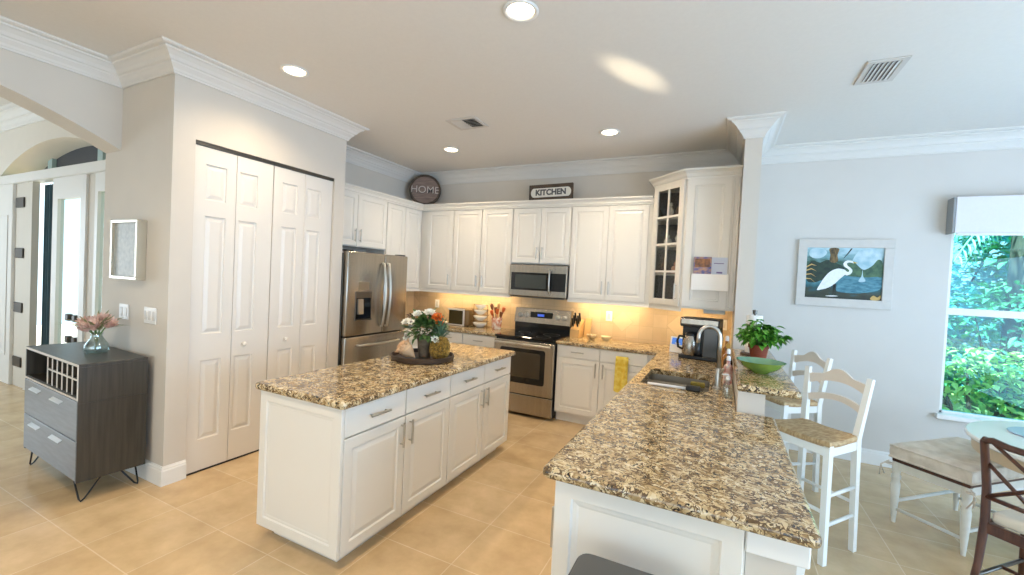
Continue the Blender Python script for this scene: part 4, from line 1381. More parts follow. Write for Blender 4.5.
# ------------------------------------------------------------------ counter left of the range
CZ = .9142
t = thing('toaster', 'dark bronze toaster with cream trim on back counter', 'toaster', (-3.15, 4.92, CZ))
MB().box(-3.32, -3.0, 4.86, 5.06, CZ + .008, CZ + .225, .018, 3).build('body', OLIVE, t, smooth=True, auto=.6)
MB().box(-3.305, -3.085, 4.852, 4.862, CZ + .022, CZ + .205, .004).build('front', TOASTF, t)
m = MB(); m.box(-3.325, -3.06, 4.846, 4.862, CZ + .205, CZ + .228, .004); m.box(-3.083, -3.06, 4.846, 4.862, CZ + .012, CZ + .205, .004); m.box(-3.325, -3.06, 4.846, 4.862, CZ + .004, CZ + .02, .003)
m.build('trim', CREAM, t)
m = MB(); m.box(-3.28, -3.04, 4.915, 4.94, CZ + .224, CZ + .2262); m.box(-3.28, -3.04, 4.975, 5.0, CZ + .224, CZ + .2262); m.build('slot', BLACKP, t)
m = MB()
for a in (-3.30, -3.02):
    for b in (4.88, 5.04):
        m.lathe([(0, 0), (.01, 0), (.01, .010), (0, .010)], (a, b, CZ), 8)
m.build('feet', BLACKP, t)
tag(MB().lathe([(0, 0), (.05, 0), (.075, .018), (.078, .03), (.070, .030), (.05, .012), (0, .010)], (-3.44, 4.90, CZ + .0), 20).build('white_dish', DISHW, smooth=True), 'small white dish on back counter left of the toaster', 'dish')
# tiered stand with china
t = thing('plate_rack', 'bronze wire three-tier rack holding white bowls on back counter', 'rack', (-2.87, 4.95, CZ))
m = MB()
for a in (-2.975, -2.765):
    m.tube([(a, 4.95, CZ + .004), (a, 4.95, CZ + .30)], .004, 6)
    m.tube([(a, 4.87, CZ + .004), (a, 5.03, CZ + .004)], .004, 6)
m.tube([(-2.975, 4.95, CZ + .30), (-2.765, 4.95, CZ + .30)], .004, 6)
for zz in (.085, .165, .235):
    m.tube([(-2.975, 4.90, CZ + zz), (-2.765, 4.90, CZ + zz)], .003, 6); m.tube([(-2.975, 5.0, CZ + zz), (-2.765, 5.0, CZ + zz)], .003, 6)
    for a in (-2.975, -2.765):
        m.tube([(a, 4.90, CZ + zz), (a, 5.0, CZ + zz)], .003, 6)
m.build('wire_frame', BRONZE, t)
for zz, s, lb in ((.0, 1.04, 'large white bowl at the bottom of the bronze rack'), (.089, 1.0, 'white bowl on the middle tier of the bronze rack'), (.169, .95, 'white bowl on the upper tier of the bronze rack'), (.239, .8, 'small white bowl on top of the bronze rack')):
    o = MB().lathe([(0, 0), (.035 * s, 0), (.045 * s, .006), (.085 * s, .04), (.095 * s, .062), (.090 * s, .062), (.078 * s, .04), (.04 * s, .012), (0, .010)], (-2.87, 4.95, CZ + zz), 24).build('bowl', DISHW, smooth=True)
    tag(o, lb, 'bowl', 'white china on the rack')
# utensil crock
t = thing('utensil_crock', 'floral white and orange crock full of cooking utensils left of the range', 'crock', (-2.61, 4.93, CZ))
MB().lathe([(0, 0), (.055, 0), (.060, .01), (.066, .08), (.072, .15), (.066, .15), (.060, .08), (.054, .014), (0, .014)], (-2.61, 4.93, CZ), 24).build('jar', CROCKM, t, smooth=True)
UT = [(-.02, .0, -.09, .0, .33, WOODM, 'spoon', 'brown wooden spoon leaning left out of the crock'),
      (.012, .015, .005, .03, .35, WOODL, 'spoon', 'light wooden spoon standing tallest in the crock'),
      (.01, -.02, .03, -.05, .27, WOODR, 'spatula', 'broad orange spatula at the front of the crock'),
      (.03, .01, .09, .02, .29, WOODR, 'spoon', 'reddish wooden spoon leaning right out of the crock'),
      (-.02, .02, -.05, .05, .28, WOODM, 'spatula', 'brown spatula at the back of the crock'),
      (-.03, -.015, -.06, -.04, .23, WOODR, 'spoon', 'short reddish spoon at the front left of the crock'),
      (.035, -.012, .08, -.03, .23, WOODM, 'spatula', 'short brown spatula on the right side of the crock')]
for a, b, c_, d_, L, mt, kd, lb in UT:
    base = Vector((-2.61 + a * .8, 4.93 + b * .8, CZ + .018)); top = Vector((-2.61 + c_, 4.93 + d_, CZ + L))
    ax = (top - base).normalized()
    t = thing('wooden_' + kd, lb, 'utensil', base, group='cooking utensils in the crock')
    MB().tube([base, base + (top - base) * .75], .006, 6).build('shaft', mt, t, smooth=True)
    m = MB()
    h0 = base + (top - base) * .72
    if kd == 'spoon':
        m.tube([h0 + ax * (.0), h0 + ax * .025, h0 + ax * .05, h0 + ax * .075, top], .02, 10, radii=[.006, .018, .024, .020, .004])
    else:
        m.bar(h0, top, .03, .008, up=(0, 1, 0), w2=.05, d2=.006)
    m.build('head', mt, t, smooth=(kd == 'spoon'))

# ------------------------------------------------------------------ counter right of the range
t = thing('knife_block', 'light wooden knife block with black-handled knives right of the range', 'knife block', (-1.545, 4.97, CZ))
m = MB()
m.hexa([(-1.60, 4.90, CZ), (-1.49, 4.90, CZ), (-1.49, 5.07, CZ), (-1.60, 5.07, CZ)], [(-1.60, 4.90, CZ + .10), (-1.49, 4.90, CZ + .10), (-1.49, 5.10, CZ + .21), (-1.60, 5.10, CZ + .21)])
m.build('block', WOODL, t)
kk = ['front left', 'front right', 'middle left', 'middle right', 'rear left', 'rear right']
for k in range(6):
    xx = -1.575 + .055 * (k % 2); yy = 4.935 + .05 * (k // 2); zz = CZ + .125 + .0275 * (k // 2)
    u = Vector((rnd.uniform(-.05, .05), -.42, .9)).normalized()
    p = Vector((xx, yy, zz))
    t = thing('kitchen_knife', 'black-handled knife in the %s slot of the knife block' % kk[k], 'knife', p, group='knives in the block')
    MB().bar(p + u * .004, p + u * .024, .020, .004, up=(0, 1, .4)).build('blade', NICKEL, t)
    m = MB(); m.tube([p + u * .018, p + u * .05, p + u * .09, p + u * .125], .012, 8, radii=[.010, .012, .011, .013]); m.build('handle', BLACKP, t, smooth=True)
tag(MB().hexa([(-1.475, 5.03, CZ), (-1.40, 5.03, CZ), (-1.40, 5.05, CZ), (-1.475, 5.05, CZ)], [(-1.475, 5.105, CZ + .23), (-1.40, 5.105, CZ + .23), (-1.40, 5.125, CZ + .23), (-1.475, 5.125, CZ + .23)]).build('cutting_board', WOODL), 'small light cutting board leaning on backsplash beside the knife block', 'cutting board')
BW = [(0, 0), (.03, 0), (.036, .006), (.055, .035), (.062, .055), (.058, .055), (.048, .032), (.03, .012), (0, .010)]
tag(MB().lathe(BW, (-1.355, 4.97, CZ), 20).build('patterned_bowl', mat('brown_pattern_bowl', (222, 206, 170), .3, rgb2=(150, 120, 70), nscale=30), smooth=True), 'small brown patterned bowl on counter right of the knife block', 'bowl')
tag(MB().lathe([(r * .95, z * .9) for r, z in BW], (-1.19, 4.99, CZ), 20).build('cream_bowl', mat('cream_bowl', (226, 210, 170), .3), smooth=True), 'small cream bowl on counter below the right outlet', 'bowl')
# yellow towel over the door edge
t0 = []
m = MB()
n = 14
def towel_y(u, v):
    return 4.517 - .008 * sin(u * 9 + .6) * min(1, v * 3) - .005 * sin(u * 17 + v * 3) * min(1, v * 3)
grid = [[(-.962 + .125 * (i / n) + .012 * (j / 12) * ((i / n) - .5), towel_y(i / n, j / 12), .822 - .362 * j / 12 - .012 * sin(i / n * 6) * (j / 12)) for i in range(n + 1)] for j in range(13)]
for j in range(12):
    for i in range(n):
        m.face([grid[j][i], grid[j][i + 1], grid[j + 1][i + 1], grid[j + 1][i]][::-1])
        b4 = [grid[j][i], grid[j][i + 1], grid[j + 1][i + 1], grid[j + 1][i]]
        m.face([(a, b + .006, c_) for a, b, c_ in b4])
for i in range(n):
    a, b = grid[0][i], grid[0][i + 1]
    m.face([a, b, (b[0], b[1] + .030, b[2] + .001), (a[0], a[1] + .030, a[2] + .001)])
    m.face([(a[0], a[1] + .030, a[2] + .001), (b[0], b[1] + .030, b[2] + .001), (b[0], b[1] + .030, b[2] - .07), (a[0], a[1] + .030, a[2] - .07)])
bmesh.ops.remove_doubles(m.bm, verts=m.bm.verts, dist=.0005)
tag(m.build('dish_towel', YELLOW, smooth=True), 'yellow dish towel hanging on the base cabinet front right of the range', 'towel')

# ------------------------------------------------------------------ sink corner
t = thing('faucet', 'brushed nickel gooseneck pull-down faucet behind the sink', 'faucet', (.005, 3.19, CZ))
fx, fy = .005, 3.19
m = MB(); m.lathe([(0, 0), (.030, 0), (.030, .012), (.022, .02), (.020, .13), (.016, .14), (0, .14)], (fx, fy, CZ), 16); m.build('base', NICKEL, t, smooth=True, auto=.7)
pts = [(fx, fy, CZ + .13), (fx, fy, CZ + .30)]
for k in range(13):
    a = pi * k / 12
    pts.append((fx - .066 + .066 * cos(a), fy - .02 * (1 - cos(a)) * .5, CZ + .34 + .075 * sin(a)))
pts.append((fx - .134, fy - .022, CZ + .28))
MB().tube(pts, .0125, 10).build('spout', NICKEL, t, smooth=True)
m = MB(); m.tube([(fx - .134, fy - .022, CZ + .30), (fx - .136, fy - .024, CZ + .26), (fx - .138, fy - .026, CZ + .22)], .017, 10, radii=[.014, .017, .019]); m.build('spray_head', BLACKP, t, smooth=True)
m = MB(); m.tube([(fx, fy, CZ + .10), (fx + .02, fy - .03, CZ + .115), (fx + .03, fy - .07, CZ + .15)], .007, 8); m.build('lever', NICKEL, t, smooth=True)
t = thing('coffee_maker', 'black and steel coffee maker with thermal carafe in the counter corner', 'coffee maker', (-.15, 4.42, CZ), radians(-8))
M = local(t)
m = MB(M); m.box(-.18, .16, -.10, .13, 0, .035, .008, 2); m.box(-.18, .16, .03, .13, .035, .33, .006, 2); m.box(-.18, .16, -.10, .13, .30, .385, .012, 2)
m.build('housing', BLACKP, t)
m = MB(M); m.box(.03, .155, -.105, .03, .035, .30, .008, 2); m.build('water_tank', mat('smoke_plastic', (70, 74, 76), .15), t)
m = MB(M); m.box(-.17, .15, -.104, -.098, .325, .375, .003); m.build('control_panel', STEEL, t)
m = MB(M); m.lathe([(0, .037), (.062, .037), (.068, .06), (.066, .15), (.052, .20), (.045, .215), (0, .215)], (-.09, -.05, 0), 20); cf = m.build('carafe', STEEL, t, smooth=True, auto=.7)
m = MB(M); m.tube([(-.145, -.06, .20), (-.185, -.075, .205), (-.20, -.08, .16), (-.19, -.078, .10), (-.155, -.065, .085)], .011, 8); m.lathe([(.045, .215), (.046, .235), (.03, .245), (0, .245)], (-.09, -.05, 0), 16); m.build('carafe_handle', BLACKP, cf, smooth=True)
t = thing('tablet_stand', 'small white-framed display with blue screen beside the coffee maker', 'display', (-.38, 4.63, CZ), radians(-12))
M = local(t) @ Matrix.Rotation(radians(-12), 4, 'X')
m = MB(M); m.box(-.075, .075, -.006, .006, .002, .165, .004); m.build('bezel', mat('white_plastic', (238, 238, 240), .3), t)
m = MB(M); m.box(-.058, .058, -.0075, -.005, .085, .150); m.build('screen', BLUESC, t)
m = MB(M); m.box(-.058, .058, -.0075, -.005, .015, .080); m.build('speaker_cloth', PAPER, t)
m = MB(local(t)); m.bar((0, .008, .10), (0, .075, .003), .05, .006, up=(0, 1, 1)); m.build('easel_leg', mat('white_plastic', (238, 238, 240), .3), t)
def bottle(name, x, y, h, r, mt, capm, label, neck=.35, pump=False):
    t = thing(name, label, 'bottle', (x, y, CZ))
    hb = h * (1 - neck)
    MB(local(t)).lathe([(0, 0), (r, 0), (r * 1.02, .01), (r, hb * .9), (r * .85, hb), (r * .38, hb + h * .08), (r * .36, h * .86), (0, h * .86)], seg=16).build('body', mt, t, smooth=True, auto=.7)
    m = MB(local(t)); m.lathe([(r * .45, h * .84), (r * .45, h * .96), (r * .3, h), (0, h)], seg=12)
    if pump:
        m.tube([(0, 0, h * .97), (0, 0, h * 1.08), (-.035, -.01, h * 1.08)], .005, 6)
    m.build('cap', capm, t, smooth=True, auto=.7)
WPL = mat('white_plastic', (238, 238, 240), .3)
bottle('soap_bottle', .062, 2.99, .13, .028, VASEG, WPL, 'clear glass soap bottle at the near end of the row behind the sink', pump=True)
bottle('dish_soap_bottle', .066, 3.40, .20, .030, SOAPR, WPL, 'red and white labelled bottle behind the faucet')
bottle('spray_bottle', .066, 3.56, .23, .030, BROWNB, WPL, 'dark brown bottle with white cap by the knee wall')
bottle('oil_bottle', .064, 3.74, .25, .032, AMBER, mat('gold_cap', (190, 150, 70), .4), 'amber bottle with gold cap by the knee wall', .4)
bottle('syrup_bottle', .062, 3.93, .20, .030, SOAPR, BLACKP, 'red labelled bottle with black cap by the knee wall')
bottle('vinegar_bottle', .060, 4.12, .27, .032, AMBER, WPL, 'tall amber bottle with white cap nearest the stub wall', .4)
t = thing('scrub_brush', 'white-handled scrub brush with black head lying on the front sink edge', 'brush', (-.2, 3.012, CZ))
MB().tube([(-.42, 3.018, CZ + .010), (-.17, 3.012, CZ + .012)], .009, 8).build('handle', WPL, t, smooth=True)
MB().box(-.18, -.09, 2.988, 3.034, CZ, CZ + .035, .010, 2).build('brush_head', BLACKP, t)
t = MB().box(-.17, -.075, 3.335, 3.385, .8722, .905, .008, 2).build('sponge', SPONGE); tag(t, 'yellow-green sponge sitting between the two sink bowls', 'sponge')

# ------------------------------------------------------------------ raised bar
BZT = 1.0692
t = thing('serving_bowl', 'wide green glazed bowl at the end of the raised bar', 'bowl', (.240, 3.12, BZT))
MB(local(t)).lathe([(0, 0), (.045, 0), (.048, .005), (.08, .020), (.115, .045), (.136, .074), (.139, .076)], seg=36).build('outside', BOWLG, t, smooth=True)
MB(local(t)).lathe([(.139, .076), (.133, .074), (.111, .048), (.078, .026), (.045, .012), (0, .010)], seg=36).build('glazed_inside', BOWLI, t, smooth=True)
t = thing('potted_basil', 'bushy green basil plant in a terracotta pot on the raised bar', 'potted plant', (.265, 3.68, BZT))
m = MB(local(t)); m.lathe([(0, 0), (.048, 0), (.051, .005), (.063, .090), (.069, .090), (.071, .115), (.064, .115), (.060, .098), (0, .098)], seg=28); m.build('pot', TERRA, t, smooth=True, auto=.6)
m = MB(local(t)); m.lathe([(.061, .099), (.04, .105), (0, .107)], seg=20); m.build('soil', SOIL, t)
ms, ml = MB(local(t)), MB(local(t))
for k in range(40):
    a = k * 2.399; r = .015 + .10 * sqrt((k + .5) / 40)
    tx, ty = r * cos(a) * 1.1, r * sin(a)
    tz = .135 + .118 * (1 - (r / .135) ** 2) + rnd.uniform(-.02, .03) + (.035 if k % 7 == 0 else 0)
    ms.tube([(tx * .2, ty * .2, .11), (tx * .6, ty * .6, .11 + (tz - .11) * .6), (tx, ty, tz)], .0025, 5)
    for j in range(5):
        b = a + j * 1.26 + rnd.uniform(-.3, .3)
        ml.leaf((tx, ty, tz - .004 * j), (cos(b), sin(b), rnd.uniform(-.55, .25)), (0, 0, 1), rnd.uniform(.048, .072), rnd.uniform(.032, .046), .22, .18)
for k in range(70):
    a = rnd.uniform(0, 2 * pi); r = rnd.uniform(.05, .105)
    ml.leaf((r * cos(a), r * sin(a), rnd.uniform(.12, .20)), (cos(a), sin(a), rnd.uniform(-.9, .2)), (0, 0, 1), rnd.uniform(.05, .07), rnd.uniform(.034, .046), .2, .2)
for k in range(8):
    b = .4 + rnd.uniform(-.5, .5)
    ml.leaf((.11 + .006 * k, .0 + .004 * k, .15 + .006 * k), (cos(b), sin(b), -.2), (0, 0, 1), .075, .045, .2, .2)
ms.build('stems', STEM, t, smooth=True); tag(ml.build('foliage', BASIL, t, smooth=True), kind=None)
t = thing('paper_towel_holder', 'white paper towel roll on an upright holder beside the white column', 'paper towel', (.243, 3.93, BZT))
m = MB(local(t)); m.lathe([(0, 0), (.088, 0), (.088, .012), (.08, .018), (0, .018)], seg=28); m.build('base', mat('dark_holder', (92, 74, 62), .4), t, smooth=True, auto=.6)
m = MB(local(t)); m.lathe([(0, .018), (.007, .018), (.007, .325), (.016, .330), (.018, .358), (0, .364)], seg=12); m.build('post', STEELD, t, smooth=True, auto=.7)
m = MB(local(t)); m.lathe([(.020, .020), (.056, .020), (.058, .025), (.058, .312), (.056, .317), (.020, .317), (.020, .020)], seg=28); m.build('paper_roll', PAPER, t, smooth=True, auto=.7)

# ------------------------------------------------------------------ tray on the island
IZ = .9142
TX, TY = -2.10, 2.745
t = thing('round_tray', 'round dark wooden tray on the island counter', 'tray', (TX, TY, IZ))
m = MB(local(t)); m.lathe([(0, .0), (.225, .0), (.242, .006), (.248, .042), (.238, .044), (.232, .014), (0, .012)], seg=44); m.build('tray_body', TRAYW, t, smooth=True, auto=.7)
TZ = IZ + .0125
PXc, PYc = TX - .01, TY + .035
t = thing('flower_pot', 'rustic grey-brown pot with white and orange flower bouquet on the tray', 'flower arrangement', (PXc, PYc, TZ))
m = MB(local(t)); m.lathe([(0, 0), (.046, 0), (.048, .006), (.062, .13), (.066, .15), (.070, .152), (.070, .166), (.060, .166), (.056, .14), (0, .14)], seg=22); m.build('pot', POTW, t, smooth=True, auto=.7)
ml = MB(local(t))
for k in range(260):
    a = rnd.uniform(0, 2 * pi); e = rnd.uniform(-.5, 1.2); r = rnd.uniform(.05, .165)
    d_ = Vector((cos(a) * cos(e), sin(a) * cos(e), sin(e)))
    p = Vector((0, 0, .215)) + d_ * r * .8
    p.z = max(p.z, .13)
    ml.leaf(p, d_ + Vector((rnd.uniform(-.4, .4), rnd.uniform(-.4, .4), rnd.uniform(-.3, .3))), (rnd.uniform(-.5, .5), rnd.uniform(-.5, .5), 1), rnd.uniform(.05, .09), rnd.uniform(.020, .036))
for k in range(12):
    a = .9 + k * .28
    ml.leaf((.05 * cos(a), .05 * sin(a), .17), (cos(a), sin(a), rnd.uniform(-.2, .4)), (0, 0, 1), .16, .022, .1, .3)
for k in range(7):
    a = pi + .5 + rnd.uniform(-.7, .9)
    ml.leaf((.08 * cos(a), .08 * sin(a), .22), (cos(a), sin(a), .3), (0, 0, 1), .13, .024, .1, .1)
ml.build('foliage', FOLIAGE, t)
mbg = MB(local(t))
for k in range(26):
    a = 2.9 + rnd.uniform(-.9, .9); zz = rnd.uniform(.17, .33)
    mbg.leaf((.115 * cos(a), .115 * sin(a), zz), (cos(a), sin(a), rnd.uniform(.0, 1)), (0, 0, 1), .055, .022)
mbg.build('burgundy_leaves', BURG, t)
right = Vector((cos(.45), -sin(-.45) * -1, 0))
vr = Vector((cos(YAW), -sin(YAW), 0)); vf = Vector((sin(YAW), cos(YAW), 0))
def bloom(mb, c, nrm, R0, layers, npet):
    nrm = Vector(nrm).normalized()
    s = nrm.cross(Vector((.3, .2, 1))).normalized(); u = nrm.cross(s)
    for L in range(layers):
        el = .25 + .35 * L
        for k in range(npet):
            a = 2 * pi * (k + .5 * L) / npet
            d_ = (s * cos(a) + u * sin(a)) * cos(el) + nrm * sin(el)
            mb.leaf(Vector(c), d_, nrm, R0 * (1 - .16 * L), R0 * .75, .18, -.15)
W_ = [(-.050, -.08, .335, 1.15), (.035, -.05, .345, 1.3), (-.135, -.07, .270, 1.1), (-.12, -.02, .22, .9), (.095, -.10, .15, .95), (-.135, -.05, .15, .8), (-.09, -.11, .275, .8)]
for i, (a, b, z, s) in enumerate(W_):
    m = MB(local(t)); c0 = vr * a + vf * b + Vector((0, 0, z))
    bloom(m, c0, (c0.normalized() + Vector((0, 0, .4)) - vf * .5), .046 * s, 3, 7)
    fl = m.build('white_flower', WHITEFL, t)
    fl['label'] = 'white petalled flower'
    mc = MB(local(t)); nn = (c0.normalized() + Vector((0, 0, .4)) - vf * .5).normalized(); mc.lathe([(0, -.01), (.010, -.004), (.010, .006), (0, .012)], c0 + nn * .012, 8); mc.build('flower_centre', BURG, fl, smooth=True)
for a, b, z, s in ((.095, -.06, .315, 1.3), (.115, -.05, .275, 1.0)):
    m = MB(local(t)); c0 = vr * a + vf * b + Vector((0, 0, z)); bloom(m, c0, (c0.normalized() - vf * .6), .046 * s, 4, 7); fl = m.build('orange_flower', ORANGEFL, t); fl['label'] = 'orange flower'
# pineapple
p = Vector((TX, TY, TZ)) + vr * .135 + vf * (-.02)
t = thing('pineapple', 'golden pineapple with blue-green crown on the island tray', 'pineapple', p)
m = MB(local(t)); seg, rows = 18, 12
def prad(v): return .073 * (sin(pi * (.14 + .76 * v)) ** .55) * (1.0 - .06 * v)
def pp(i, j, bump=0):
    v = j / rows; a = 2 * pi * (i + .5 * (j % 2)) / seg; r = prad(v) + bump
    return (r * cos(a), r * sin(a), .004 + .168 * v)
for j in range(1, rows):
    for i in range(seg):
        i0 = i + (0 if j % 2 else -1)
        L_, R__, T_, B2 = pp(i, j), pp(i + 1, j), pp(i0 + 1, j + 1), pp(i0 + 1, j - 1)
        cc = Vector(L_) + Vector(R__); cc = cc / 2; out = Vector((cc.x, cc.y, 0)).normalized()
        C_ = cc + out * .016 + Vector((0, 0, .002))
        for q in ((L_, B2, C_), (B2, R__, C_), (R__, T_, C_), (T_, L_, C_)):
            m.face(q)
m.lathe([(0, .004), (prad(0) * 1.0, .004), (prad(.2) * .97, .036), (prad(.5) * .97, .09), (prad(.8) * .97, .14), (prad(1) * .99, .172), (0, .176)], seg=18)
m.build('fruit', PINEB, t)
m = MB(local(t))
for k in range(46):
    a = k * 2.399; q = k / 46; e = .35 + 1.15 * q
    m.leaf((.018 * cos(a) * (1 - q), .018 * sin(a) * (1 - q), .168 + .025 * q), (cos(a) * cos(e), sin(a) * cos(e), sin(e)), (-cos(a), -sin(a), .8), .07 + .10 * q, .020, .2, -.15 + .2 * q)
m.build('crown', PINEL, t)
# pale shell
p = Vector((TX, TY, TZ)) + vr * (-.135) + vf * (-.075)
t = thing('seashell', 'large pale tan spiny seashell at the front of the tray', 'seashell', p)
m = MB(local(t))
e1 = (vr * .75 - Vector((0, 0, .66))).normalized()       # axis: spire upper left, tip lower right
c0 = -vr * .035 + Vector((0, 0, .118))
n = 26
pts, rad = [], []
for k in range(n):
    q = k / (n - 1)
    pts.append(c0 + e1 * (.165 * q)); rad.append(.006 + .050 * (sin(pi * min(1, q * 1.05) ** .62) ** .8) * (1 + .10 * sin(q * 40) * (1 - q)))
m.tube(pts, .02, 14, radii=rad)
s_ = e1.cross(vf).normalized()
for k in range(9):
    a = 2 * pi * k / 9
    dr = s_ * cos(a) + vf * sin(a)
    b0 = c0 + e1 * .045 + dr * .040
    m.tube([b0, b0 + dr * .018 - e1 * .010, b0 + dr * .036 - e1 * .022], .01, 6, radii=[.015, .010, .002])
m.build('shell_body', SHELLT, t, smooth=True)
# ------------------------------------------------------------------ bar console by the archway
t = thing('bar_console', 'dark grey-brown console with wine rack, two drawers and hairpin legs', 'console', (-4.125, 1.440, 0), radians(-2.5))
M = local(t)
CW, CD, CH0, CH1 = 1.0, .36, .140, .905     # width, depth, underside, top
hw, hd = CW / 2, CD / 2
m = MB(M)
m.box(-hw, hw, -hd, hd, CH1 - .022, CH1, .002)
m.box(-hw, -hw + .022, -hd, hd, CH0, CH1 - .022); m.box(hw - .022, hw, -hd, hd, CH0, CH1 - .022)
m.box(-hw + .022, hw - .022, hd - .012, hd, CH0, CH1 - .022); m.box(-hw + .022, hw - .022, -hd + .02, hd, CH0, CH0 + .02); m.box(-hw + .022, hw - .022, -hd + .004, hd, .672, .692)
m.box(hw, hw + .002, -hd, hd, .648, .651)
m.build('carcass', WOODD, t)
m = MB(M)
m.box(-hw, hw, -hd - .004, -hd - .0005, CH1 - .016, CH1 - .002); m.box(-hw, hw, -hd - .004, -hd - .0005, .672, .684); m.box(hw - .012, hw, -hd - .004, -hd - .0005, .684, CH1 - .016)
m.build('edge_trim', CREAM, t)
m = MB(M)
rx0, rx1, rz0, rz1 = -.06, hw - .026, .694, CH1 - .024
for k in range(7):
    xx = rx0 + (rx1 - rx0) * k / 6
    m.box(xx - .006, xx + .006, -hd + .006, hd - .02, rz0, rz1)
m.box(rx0, rx1, -hd + .004, hd - .02, rz0 + .10, rz0 + .112)
r_ = m.build('wine_rack', WOODD, t)
m = MB(M)
for k in range(7):
    xx = rx0 + (rx1 - rx0) * k / 6
    m.box(xx - .006, xx + .006, -hd + .002, -hd + .006, rz0, rz1)
m.box(rx0, rx1, -hd + .0015, -hd + .004, rz0 + .10, rz0 + .112)
m.build('rack_edge', CREAM, r_)
for z0, z1 in ((.412, .664), (.152, .404)):
    d = MB(M).box(-hw + .004, hw - .004, -hd - .003, -hd + .018, z0, z1, .002).build('drawer', DRAWERG, t)
    for xx in (-.24, .17):
        m = MB(M); zc = z1 - .045
        m.hexa([(xx - .09, -hd - .024, zc - .006), (xx + .09, -hd - .024, zc - .006), (xx + .09, -hd - .004, zc + .005), (xx - .09, -hd - .004, zc + .005)],
               [(xx - .09, -hd - .023, zc - .001), (xx + .09, -hd - .023, zc - .001), (xx + .09, -hd - .003, zc + .010), (xx - .09, -hd - .003, zc + .010)])
        m.build('pull', mat('satin_pull', (204, 208, 210), .45, .4), d)
for sx in (-1, 1):
    for sy in (-1, 1):
        m = MB(M); cx, cy = sx * (hw - .02), sy * (hd - .02)
        a = (cx, cy, CH0 + .001); b = (cx - sx * .09, cy, CH0 + .001); c2 = (cx, cy - sy * .11, CH0 + .001)
        foot = Vector((cx - sx * .005, cy - sy * .012, .006))
        m.tube([b if sx * sy > 0 else b, (cx - sx * .016, cy - sy * .006, .02), foot, (cx - sx * .004, cy - sy * .03, .02), c2], .0055, 6)
        m.build('leg', BLACKP, t, smooth=True)
# vase of proteas
t = thing('flower_vase', 'clear glass vase of peach flowers on the dark console', 'vase', (-4.03, 1.465, .9052))
m = MB(local(t)); m.lathe([(0, 0), (.060, 0), (.072, .02), (.066, .06), (.040, .10), (.030, .125), (.036, .145), (.033, .145), (.027, .125), (.037, .10), (.062, .06), (.068, .022), (.05, .006), (0, .006)], seg=24); m.build('glass', VASEG, t, smooth=True)
ms, mlf = MB(local(t)), MB(local(t))
F3 = [(-.10, -.03, .235), (-.03, .0, .245), (.045, -.035, .225), (.0, -.06, .215), (.09, .03, .245), (-.05, .05, .26)]
for x, y, z in F3:
    ms.tube([(x * -.15, y * -.15, .02), (x * .25, y * .25, .13), (x * .8, y * .8, z - .05)], .004, 6)
for k in range(22):
    a = k * 2.399; e = rnd.uniform(.1, 1.0)
    mlf.leaf((.03 * cos(a), .03 * sin(a), .16), (cos(a) * cos(e), sin(a) * cos(e), sin(e)), (0, 0, 1), rnd.uniform(.14, .21), .022, .1, .12)
for sgn in (-1, 1):
    for k in range(3):
        mlf.leaf((sgn * .09, -.02, .19), (sgn, -.2 + .2 * k, .25 + .18 * k), (0, 0, 1), .13, .012, .1, .15)
ms.build('stems', STEM, t, smooth=True); mlf.build('leaves', GREENG, t)
for x, y, z in F3:
    m = MB(local(t)); ax = Vector((x, y, .12)).normalized(); c0 = Vector((x * .8, y * .8, z - .06))
    s_ = ax.cross(Vector((0, 1, .1))).normalized(); u_ = ax.cross(s_)
    for L in range(3):
        for k in range(9):
            a = 2 * pi * (k + .5 * L) / 9
            o_ = s_ * cos(a) + u_ * sin(a)
            m.leaf(c0 + o_ * .006, ax + o_ * (.55 - .17 * L), o_, .080 + .005 * L, .026, .1, -.12)
    m.build('flower', PROTEA, t)
# shadow-box picture
t = thing('framed_relief', 'champagne shadow-box frame with silvery panel on wall above the console', 'picture', (-4.03, YL, 1.66))
FX_0, FX_1, FZ0, FZ1, FD = -4.175, -3.785, 1.44, 1.878, .062
M = frame(FX_0, YL, FZ0, MY)
w_, h_ = FX_1 - FX_0, FZ1 - FZ0
m = MB(M); b = .022
m.box(0, w_, 0, b, .001, FD, .002); m.box(0, w_, h_ - b, h_, .001, FD, .002); m.box(0, b, b, h_ - b, .001, FD, .002); m.box(w_ - b, w_, b, h_ - b, .001, FD, .002)
m.build('frame', FRAMEC, t)
MB(M).box(b, w_ - b, b, h_ - b, .002, .044).build('panel', SHADOWBOX, t)

# ------------------------------------------------------------------ egret painting on the nook wall
q0, q1, qz0, qz1 = .662, 1.412, 1.462, 2.118
t = thing('egret_painting', 'framed painting of a white egret in a marsh on the nook wall', 'painting', ((q0 + q1) / 2, YB, (qz0 + qz1) / 2))
M = frame(q0, YB, qz0, MY)
w_, h_ = q1 - q0, qz1 - qz0; b = .082; bl = .075
m = MB(M)
m.box(0, w_, 0, b, .001, .034, .004, 2); m.box(0, w_, h_ - b, h_, .001, .034, .004, 2); m.box(0, bl, b, h_ - b, .001, .034, .004, 2); m.box(w_ - bl, w_, b, h_ - b, .001, .034, .004, 2)
m.build('frame', FRAMEG, t)
cv = MB(M).box(bl, w_ - bl, b, h_ - b, .002, .018).build('canvas', PAINTING, t)
cw, ch = w_ - 2 * bl, h_ - 2 * b
def paint(name, poly, mt, lay=0, sm=True):
    """flat painted shape; coordinates 0..1 of the canvas"""
    mb = MB(M); mb.prism([(bl + x * cw, b + y * ch) for x, y in poly], .018, .0186 + .0006 * lay)
    return mb.build(name, mt, cv)
